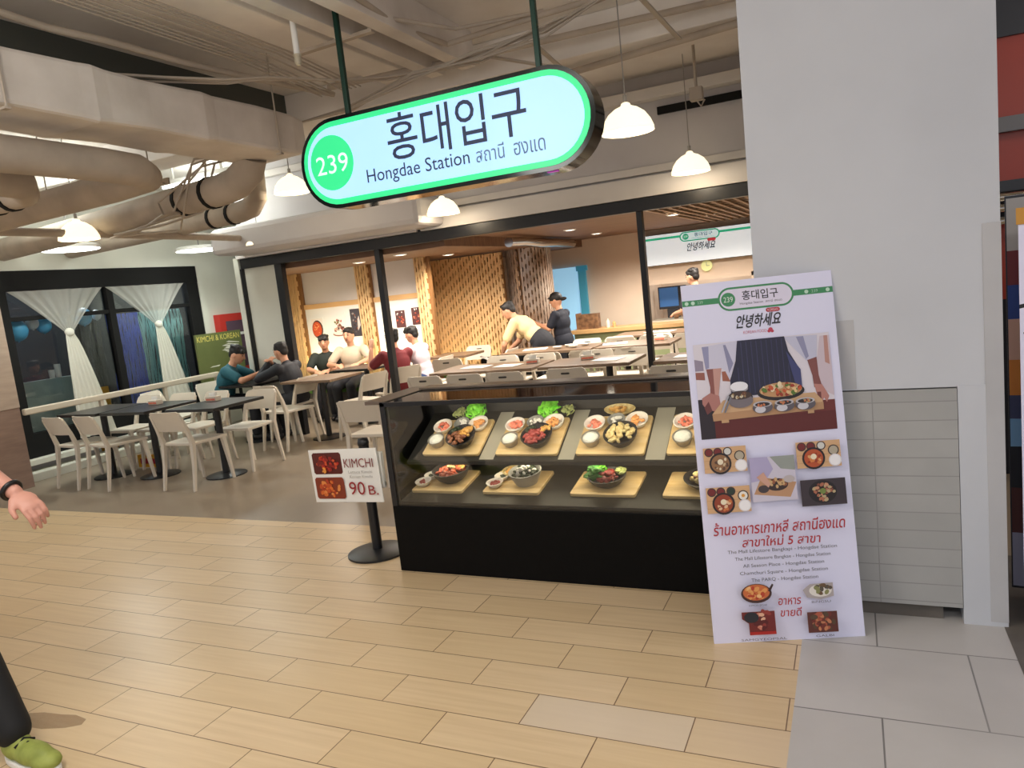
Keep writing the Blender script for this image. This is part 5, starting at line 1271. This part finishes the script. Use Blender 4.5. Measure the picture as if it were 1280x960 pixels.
b = MB()
b.ell((0, 0, 0.11), (0.14, 0.08, 0.12), 16, 10); b.v = [(x+0.02*math.sin(9*z+5*x), y+0.012*math.sin(14*x), max(z, 0.0)) for x, y, z in b.v]
b.build('bag_body', 'cream_wall', t, smooth=True); MB().tube([(-0.06, 0, 0.2), (-0.04, 0, 0.27), (0.04, 0, 0.27), (0.06, 0, 0.2)], 0.008, 8).build('handle', 'cream_wall', t, smooth=True)
t = thing('dish_tub', 'yellow and black dish tub with a white cloth beside bending cook', 'tub', (-4.44, 9.27, 0.0))
MB().box(-0.3, 0.3, -0.2, 0.2, 0, 0.62).build('cart_body', 'dark_band', t, bevel=0.01)
MB().box(0.1, 0.28, -0.205, -0.2, 0.42, 0.6).build('yellow_label', 'yellow_sign', t)
MB().bar((-0.28, -0.22, 0.66), (0.12, -0.22, 0.5), 0.05, 0.02).build('white_cloth', 'paper_white', t)

# ------------------------------------------------------------------ people
def remesh(mb, voxel, smooth_it=4):
    me = bpy.data.meshes.new('figure'); me.from_pydata(mb.v, [], mb.f); me.update()
    o = bpy.data.objects.new('figure', me); COL.objects.link(o)
    r_ = o.modifiers.new('r', 'REMESH'); r_.mode = 'VOXEL'; r_.voxel_size = voxel
    s_ = o.modifiers.new('s', 'SMOOTH'); s_.factor = 0.5; s_.iterations = smooth_it
    dg = bpy.context.evaluated_depsgraph_get(); out = bpy.data.meshes.new_from_object(o.evaluated_get(dg))
    bpy.data.objects.remove(o); bpy.data.meshes.remove(me)
    return out
def figure(name, mb, m, parent, voxel, smooth_it=4):
    me = remesh(mb, voxel, smooth_it); me.name = name
    me.materials.append(MATS[m]); me.polygons.foreach_set('use_smooth', [True]*len(me.polygons))
    o = bpy.data.objects.new(name, me); COL.objects.link(o); o.parent = parent
    return o
def limb(mb, pts, rs):
    pts = [Vector(p) for p in pts]
    for i in range(len(pts)-1):
        mb.tube([pts[i], pts[i+1]], [rs[i], rs[i+1]], 14)
    for p, r_ in zip(pts, rs):
        mb.ell(p, (r_, r_, r_), 14, 8)
def hand(mb, wrist, direction, palm_n, side, s=1.0, curl=0.5, fr=0.0088):
    """palm, four unequal bent fingers and a side thumb; palm_n points out of the palm, side = +1 if the thumb lies to dir x palm_n"""
    d = Vector(direction).normalized(); n = Vector(palm_n); n = (n-d*n.dot(d)).normalized(); t = d.cross(n)*side
    w = Vector(wrist)
    c = w+d*0.05*s
    q = Matrix((t, d, n)).transposed()
    mb.ell(c, (0.040*s, 0.052*s, 0.016*s), 14, 8, 0, q)
    for k, (off, ln) in enumerate(((0.030, 0.070), (0.010, 0.080), (-0.010, 0.074), (-0.029, 0.058))):
        p = w+d*0.088*s+t*off*s*1.0; dirv = d.copy(); pts = [w+d*0.05*s+t*off*0.8*s, p]
        for seg, (fl_, a_) in enumerate(((0.45, 0.5), (0.30, 0.8), (0.25, 0.6))):
            ang_ = curl*a_*(1+0.12*k)
            dirv = (dirv*math.cos(ang_)+n*math.sin(ang_)).normalized()
            n2 = (n-dirv*n.dot(dirv)); 
            p = p+dirv*ln*s*fl_; pts.append(p)
        limb(mb, pts, [fr*s*1.05, fr*s, fr*s*0.95, fr*s*0.88, fr*s*0.8])
    th = w+d*0.022*s+t*0.028*s
    d2 = (d*0.75+t*0.6+n*0.25).normalized(); d3 = (d*0.95+t*0.15+n*0.35).normalized()
    limb(mb, [w+d*0.015*s+t*0.01*s, th, th+d2*0.036*s, th+d2*0.036*s+d3*0.03*s], [0.014*s, 0.013*s, 0.0105*s, 0.009*s])
def person(label, loc_, rz, pelvis, lean, head_yaw, head_pitch, legs, arms, top, bottom, sleeve='short', skin='skin', hair='short', scale=1.0, voxel=0.0095, side_lean=0.0, shoe='shoe_dark', shoulder=0.18, apron=None, hands=(0.5, 0.5)):
    o = thing('person', label, 'person', loc_, rz); o.scale = (scale,)*3
    P = Vector(pelvis); RM = Matrix.Rotation(side_lean, 3, 'Y') @ Matrix.Rotation(-lean, 3, 'X')
    def tr(x, y, z): return P+RM @ Vector((x, y, z))
    chest = tr(0, 0, 0.30); neck = tr(0, 0.0, 0.475); sh = [tr(-shoulder, 0, 0.42), tr(shoulder, 0, 0.42)]
    HM = Matrix.Rotation(head_yaw, 3, 'Z') @ Matrix.Rotation(-head_pitch, 3, 'X')
    HM = Matrix.Rotation(side_lean*0.5, 3, 'Y') @ Matrix.Rotation(-lean*0.35, 3, 'X') @ HM
    hc = neck+RM @ Vector((0, 0.015, 0.06))+HM @ Vector((0, 0.015, 0.105))
    b = MB()
    def torso(mb, g=0.0):
        for c_, r_ in (((0, 0, 0.02), (0.162, 0.118, 0.12)), ((0, 0.005, 0.14), (0.148, 0.108, 0.15)), ((0, 0, 0.30), (0.168, 0.112, 0.17)), ((0, -0.005, 0.40), (0.15, 0.085, 0.075))):
            mb.ell(tr(*c_), (r_[0]+g, r_[1]+g, r_[2]+g*0.5), 20, 12, 0, RM)
    torso(b)
    limb(b, [tr(0, -0.005, 0.42), neck, neck+(hc-neck)*0.55], [0.06, 0.053, 0.05])
    b.ell(hc, (0.075, 0.094, 0.112), 20, 14, 0, HM)
    b.ell(hc+HM @ Vector((0, 0.022, -0.055)), (0.054, 0.066, 0.062), 16, 10, 0, HM)
    limb(b, [hc+HM @ Vector((0, 0.088, 0.012)), hc+HM @ Vector((0, 0.106, -0.022))], [0.010, 0.0145])
    for sx in (-1, 1):
        b.ell(hc+HM @ Vector((sx*0.076, -0.008, -0.008)), (0.011, 0.021, 0.032), 10, 8, 0, HM)
    for k, (el, wr) in enumerate(arms):
        limb(b, [tr((-1, 1)[k]*(shoulder-0.02), 0, 0.41), sh[k], Vector(el), Vector(wr)], [0.056, 0.054, 0.041, 0.028])
        v = (Vector(wr)-Vector(el)).normalized()
        pn = Vector((-(-1, 1)[k]*0.7, 0.1, -0.7)) if hands is None else Vector((-(-1, 1)[k]*0.6, 0.2, -0.75))
        hand(b, Vector(wr)+v*0.005, v, pn, (-1 if k else 1), 1.0, hands[k] if hands else 0.5, fr=0.0098)
    hp = []
    for k, (kn, an) in enumerate(legs):
        h0 = tr((-1, 1)[k]*0.09, 0, 0.0); hp.append(h0)
        limb(b, [h0, Vector(kn), Vector(an)], [0.088, 0.06, 0.042])
    figure('body', b, skin, o, voxel)
    # trousers
    c = MB()
    c.ell(tr(0, 0, 0.02), (0.175, 0.132, 0.115), 20, 12, 0, RM)
    for k, (kn, an) in enumerate(legs):
        limb(c, [hp[k], Vector(kn), Vector(kn).lerp(Vector(an), 0.93)], [0.102, 0.074, 0.06])
    figure('trousers', c, bottom, o, voxel+0.002)
    # shirt
    c = MB(); torso(c, 0.016)
    limb(c, [tr(0, -0.005, 0.42), tr(0, -0.005, 0.455)], [0.075, 0.066])
    for k, (el, wr) in enumerate(arms):
        if sleeve == 'short':
            limb(c, [tr((-1, 1)[k]*(shoulder-0.03), 0, 0.405), sh[k], sh[k].lerp(Vector(el), 0.72)], [0.068, 0.07, 0.064])
        else:
            limb(c, [tr((-1, 1)[k]*(shoulder-0.03), 0, 0.405), sh[k], Vector(el), Vector(el).lerp(Vector(wr), 0.93)], [0.07, 0.07, 0.056, 0.044])
    figure('shirt', c, top, o, voxel+0.002)
    # hair
    c = MB()
    if hair == 'cap':
        c.ell(hc+HM @ Vector((0, -0.006, 0.035)), (0.085, 0.104, 0.092), 20, 12, 0, HM)
        c.ell(hc+HM @ Vector((0, -0.12, -0.005)), (0.03, 0.06, 0.03), 12, 8, 0, HM)
        c.ell(hc+HM @ Vector((0, 0.08, 0.045)), (0.07, 0.05, 0.012), 14, 8, 0, HM)
    else:
        c.ell(hc+HM @ Vector((0, -0.014, 0.042)), (0.0815, 0.096, 0.086), 20, 12, 0, HM)
        c.ell(hc+HM @ Vector((0, -0.055, -0.005)), (0.066, 0.05, 0.066), 16, 10, 0, HM)
        for i in range(14):
            a_ = random.uniform(0, 2*PI)
            c.ell(hc+HM @ Vector((0.06*math.cos(a_), -0.01+0.07*math.sin(a_), 0.075+random.uniform(-.01, .025))), (0.03, 0.03, 0.024), 10, 6, 0, HM)
        if hair == 'fringe':
            for x in (-0.05, -0.025, 0, 0.025, 0.05): c.ell(hc+HM @ Vector((x, 0.07, 0.06)), (0.024, 0.022, 0.03), 10, 6, 0, HM)
    figure('hair', c, 'hair', o, 0.008, 2)
    for sx in (-1, 1):
        MB().ell(hc+HM @ Vector((sx*0.031, 0.083, 0.012)), (0.011, 0.007, 0.007), 10, 6, 0, HM).build('eye', 'eye_dark', o, smooth=True)
        MB().bar(hc+HM @ Vector((sx*0.016, 0.0885, 0.034)), hc+HM @ Vector((sx*0.05, 0.078, 0.036)), 0.007, 0.006, up=HM @ Vector((0, 1, 0))).build('eyebrow', 'hair', o)
    MB().ell(hc+HM @ Vector((0, 0.0835, -0.056)), (0.024, 0.008, 0.007), 12, 6, 0, HM).build('mouth', 'lip', o, smooth=True)
    for k, (kn, an) in enumerate(legs):
        a_ = Vector(an); f = MB()
        limb(f, [a_+Vector((0, -0.03, -0.03)), a_+Vector((0, 0.05, -0.038)), a_+Vector((0, 0.14, -0.05))], [0.048, 0.046, 0.036])
        me = figure('shoe', f, shoe, o, 0.009, 2)
    if apron:
        c = MB(); c.ell(tr(0, 0.0, 0.0), (0.19, 0.15, 0.20), 20, 12, 0, RM)
        figure('apron', c, apron, o, 0.012)
    return o
SIT = [((-0.11, 0.42, 0.50), (-0.11, 0.40, 0.09)), ((0.11, 0.42, 0.50), (0.11, 0.40, 0.09))]
mat('teal_shirt', (22, 84, 98), 0.75); mat('suit', (28, 30, 38), 0.7); mat('green_shirt', (40, 48, 44), 0.8); mat('tan_shirt', (196, 178, 156), 0.8)
mat('red_shirt', (112, 30, 38), 0.8); mat('white_shirt', (206, 190, 200), 0.8); mat('cook_cream', (222, 196, 148), 0.8); mat('cook_navy', (24, 28, 42), 0.8)
mat('dark_trousers', (30, 32, 40), 0.8); mat('jeans', (44, 66, 110), 0.8); mat('cap_blue', (40, 60, 150), 0.7)
person('man in teal shirt sitting by the handrail, leaning on his elbows', (-7.26, 6.78, 0.0), -1.1, (0, -0.02, 0.53), 0.42, -0.1, 0.25, SIT, [((-0.24, 0.38, 0.79), (-0.06, 0.58, 0.84)), ((0.26, 0.36, 0.79), (0.08, 0.58, 0.86))], 'teal_shirt', 'dark_trousers', hair='fringe')
person('man in dark suit resting his chin on joined hands', (-6.24, 6.98, 0.0), PI/2, (0, -0.02, 0.55), 0.26, 0.0, 0.05, [((-0.11, 0.40, 0.50), (-0.11, 0.30, 0.09)), ((0.11, 0.42, 0.50), (0.12, 0.36, 0.09))], [((-0.22, 0.40, 0.84), (-0.03, 0.37, 1.02)), ((0.22, 0.40, 0.84), (0.05, 0.37, 1.0))], 'suit', 'suit', sleeve='long', hands=(1.0, 1.0), scale=0.94)
person('man in dark green shirt on the bench, turned to the right', (-6.86, 8.40, 0.0), PI-0.5+PI/2*0.6, (0, -0.05, 0.54), 0.12, 0.1, 0.05, SIT, [((-0.26, 0.14, 0.78), (-0.10, 0.36, 0.76)), ((0.26, 0.14, 0.78), (0.10, 0.36, 0.76))], 'green_shirt', 'dark_trousers', hair='fringe', scale=0.92)
person('man in tan shirt facing the viewer on the bench', (-6.44, 8.42, 0.0), PI+0.25, (0, -0.05, 0.56), 0.02, -0.05, 0.02, SIT, [((-0.33, 0.12, 0.84), (-0.24, 0.36, 0.80)), ((0.30, 0.14, 0.80), (0.08, 0.36, 0.80))], 'tan_shirt', 'dark_trousers', shoulder=0.195, scale=0.95)
person('man in dark red shirt raising one hand beside black post', (-5.06, 7.52, 0.0), PI/2-0.5, (0, 0.0, 0.55), 0.12, 0.25, 0.0, SIT, [((-0.27, 0.28, 0.82), (-0.20, 0.34, 1.04)), ((0.24, 0.26, 0.80), (0.08, 0.42, 0.84))], 'red_shirt', 'dark_trousers', hands=(0.1, 0.5), scale=0.94)
person('man in white shirt sitting in profile before the photo wall', (-5.16, 8.28, 0.0), PI/2, (0, 0.0, 0.55), 0.22, 0.0, 0.08, SIT, [((-0.24, 0.30, 0.78), (-0.05, 0.50, 0.80)), ((0.24, 0.30, 0.78), (0.06, 0.48, 0.80))], 'white_shirt', 'jeans', hair='fringe', scale=0.93)
ST = [((-0.10, 0.04, 0.47), (-0.10, 0.0, 0.09)), ((0.10, 0.04, 0.47), (0.10, 0.0, 0.09))]
person('cook in cream shirt bending over the dish tub', (-3.86, 9.25, 0.0), PI/2, (0, 0.0, 0.80), 0.82, 0.0, 0.1, [((-0.10, 0.06, 0.43), (-0.10, 0.0, 0.09)), ((0.10, 0.06, 0.43), (0.10, -0.04, 0.09))], [((-0.24, 0.46, 0.80), (-0.12, 0.54, 0.70)), ((0.22, 0.44, 0.80), (0.10, 0.54, 0.70))], 'cook_cream', 'dark_trousers', apron='dark_trousers')
person('cook in black shirt and cap standing before blue panel', (-3.75, 9.8, 0.0), PI/2-0.1, (0, 0.0, 0.76), 0.05, 0.1, 0.12, [((-0.10, 0.04, 0.43), (-0.10, 0.0, 0.09)), ((0.10, 0.04, 0.43), (0.10, 0.0, 0.09))], [((-0.22, 0.12, 0.98), (-0.14, 0.38, 1.08)), ((0.22, 0.14, 0.98), (0.10, 0.38, 1.02))], 'cook_navy', 'dark_trousers', hair='cap', apron='cook_navy', scale=0.94)
person('dark-haired kitchen worker half hidden behind menu banner', (-1.98, 10.7, 0.0), 1.0, (0, 0.0, 0.80), 0.1, 0.1, 0.1, ST, [((-0.22, 0.12, 0.96), (-0.14, 0.36, 0.92)), ((0.22, 0.14, 0.96), (0.10, 0.36, 0.92))], 'cook_navy', 'dark_trousers')
# passer-by at the left edge
mat('black_trousers', (16, 17, 20), 0.75); mat('shoe_green', (160, 170, 84), 0.6, rgb2=(134, 146, 66), scale=20); mat('wrist_band', (20, 20, 22), 0.4)
def passer_by():
    o = thing('person', 'passer-by at left edge, only bare forearm, black trouser leg and shoe showing', 'person', (-3.02, 1.45, 0))
    # walking toward +x; far leg forward
    b = MB()
    hipL, hipR = Vector((-0.42, 0.08, 0.90)), Vector((-0.42, -0.10, 0.90))
    kF, aF = Vector((-0.16, 0.06, 0.50)), Vector((0.09, 0.04, 0.11))
    kB, aB = Vector((-0.40, -0.10, 0.48)), Vector((-0.72, -0.10, 0.16))
    for c_, r_ in (((-0.42, 0, 0.95), (0.12, 0.165, 0.12)), ((-0.41, 0, 1.10), (0.11, 0.15, 0.15)), ((-0.40, 0, 1.28), (0.115, 0.175, 0.17)), ((-0.40, 0, 1.38), (0.09, 0.16, 0.08))):
        b.ell(c_, r_, 20, 12)
    limb(b, [(-0.40, 0, 1.40), (-0.39, 0, 1.50), (-0.375, 0, 1.56)], [0.06, 0.053, 0.05])
    hc = Vector((-0.36, 0, 1.62)); HM = Matrix.Rotation(-PI/2, 3, 'Z')
    b.ell(hc, (0.094, 0.075, 0.112), 20, 14); b.ell(hc+Vector((0.022, 0, -0.055)), (0.066, 0.054, 0.062), 16, 10)
    limb(b, [hc+Vector((0.088, 0, 0.012)), hc+Vector((0.106, 0, -0.022))], [0.010, 0.0145])
    for sy in (-1, 1): b.ell(hc+Vector((-0.008, sy*0.076, -0.008)), (0.021, 0.011, 0.032), 10, 8)
    shF, shB = Vector((-0.40, 0.20, 1.38)), Vector((-0.40, -0.20, 1.38))
    elF, wrF = Vector((-0.27, 0.27, 1.10)), Vector((-0.03, 0.28, 0.985))
    elB, wrB = Vector((-0.52, -0.25, 1.10)), Vector((-0.42, -0.27, 0.86))
    limb(b, [(-0.40, 0.15, 1.37), shF, elF, elF.lerp(wrF, 0.5), wrF], [0.056, 0.054, 0.044, 0.041, 0.029])
    limb(b, [(-0.40, -0.15, 1.37), shB, elB, wrB], [0.056, 0.054, 0.043, 0.029])
    v = (wrF-elF).normalized()
    hand(b, wrF+v*0.01, (v+Vector((0.1, 0, -0.25))).normalized(), (-0.5, 0.3, -0.85), -1, 1.12, 0.85, fr=0.0085)
    hand(b, wrB, (wrB-elB), (0.1, 0.9, -0.2), -1, 1.0, 0.5)
    limb(b, [hipL, kF, aF], [0.088, 0.058, 0.042]); limb(b, [hipR, kB, aB], [0.088, 0.058, 0.042])
    figure('body', b, 'skin_pink', o, 0.0045, 2)
    c = MB(); c.ell((-0.42, 0, 0.95), (0.135, 0.18, 0.12), 20, 12)
    limb(c, [hipL, kF, kF.lerp(aF, 0.94)], [0.105, 0.082, 0.066]); limb(c, [hipR, kB, kB.lerp(aB, 0.92)], [0.105, 0.082, 0.07])
    figure('trousers', c, 'black_trousers', o, 0.009)
    c = MB()
    for c_, r_ in (((-0.41, 0, 1.08), (0.127, 0.168, 0.17)), ((-0.40, 0, 1.28), (0.13, 0.19, 0.18)), ((-0.40, 0, 1.39), (0.1, 0.17, 0.085))): c.ell(c_, r_, 20, 12)
    limb(c, [(-0.40, 0.15, 1.37), shF, shF.lerp(elF, 0.7)], [0.068, 0.07, 0.066]); limb(c, [(-0.40, -0.15, 1.37), shB, shB.lerp(elB, 0.7)], [0.068, 0.07, 0.066])
    figure('shirt', c, 'black_trousers', o, 0.011)
    c = MB(); c.ell(hc+Vector((-0.016, 0, 0.034)), (0.096, 0.084, 0.094), 20, 12); c.ell(hc+Vector((-0.05, 0, -0.02)), (0.058, 0.074, 0.07), 16, 10)
    figure('hair', c, 'hair', o, 0.008, 2)
    for sy in (-1, 1): MB().ell(hc+Vector((0.083, sy*0.031, 0.012)), (0.007, 0.011, 0.007), 10, 6).build('eye', 'eye_dark', o, smooth=True)
    MB().ell(hc+Vector((0.0835, 0, -0.056)), (0.008, 0.024, 0.007), 12, 6).build('mouth', 'lip', o, smooth=True)
    bc = elF.lerp(wrF, 0.93); ring = []
    t_ = v.cross(Vector((0, 0, 1))).normalized(); n_ = t_.cross(v)
    for i in range(29):
        th = 2*PI*i/28; ring.append(bc+(t_*math.cos(th)+n_*math.sin(th))*0.036)
    MB().tube(ring, 0.0095, 8, cap=False).build('wrist_band', 'wrist_band', o, smooth=True)
    for a_, tilt, nm in ((aF, 0.0, 'shoe'), (aB, -0.45, 'shoe')):
        RM = Matrix.Rotation(-tilt, 3, 'Y'); f = MB()
        def q(x, y, z): return a_+RM @ Vector((x, y, z))
        f.ell(q(0.0, 0, -0.04), (0.075, 0.045, 0.055), 16, 10, 0, RM); f.ell(q(0.09, 0, -0.055), (0.11, 0.047, 0.045), 18, 10, 0, RM); f.ell(q(0.16, 0, -0.068), (0.07, 0.046, 0.034), 16, 10, 0, RM); f.ell(q(-0.03, 0, -0.02), (0.045, 0.04, 0.06), 14, 10, 0, RM)
        so = figure(nm, f, 'shoe_green', o, 0.006, 3)
        s = MB()
        pts = [q(0.075+0.155*math.cos(w), 0.05*math.sin(w)*(1 if math.cos(w) > 0 else 0.85), 0) for w in [2*PI*i/28 for i in range(28)]]
        lo = [p_+RM @ Vector((0, 0, -0.11)) for p_ in pts]; hi = [p_+RM @ Vector((0, 0, -0.083)) for p_ in pts]
        s.add(lo+hi, [tuple(range(27, -1, -1)), tuple(range(28, 56))]+[(i, (i+1) % 28, 28+(i+1) % 28, 28+i) for i in range(28)])
        s.build('sole', 'paper_white', so, bevel=0.006)
        l = MB()
        for i in range(5):
            x = 0.045+i*0.022; z = 0.0-0.012*i
            l.tube([q(x, -0.034, z-0.022), q(x+0.006, 0, z), q(x+0.012, 0.034, z-0.022)], 0.0045, 6)
        l.tube([q(0.03, 0, 0.004), q(0.02, -0.03, 0.03), q(0.0, -0.035, 0.035), q(0.03, -0.01, 0.005)], 0.004, 6)
        l.build('laces', 'black_trousers', so, smooth=True)
        MB().tube([q(-0.055, 0, 0.03), q(-0.085, 0, 0.02), q(-0.075, 0, -0.02)], 0.007, 8).build('pull_tab', 'cord_grey', so, smooth=True)
passer_by()
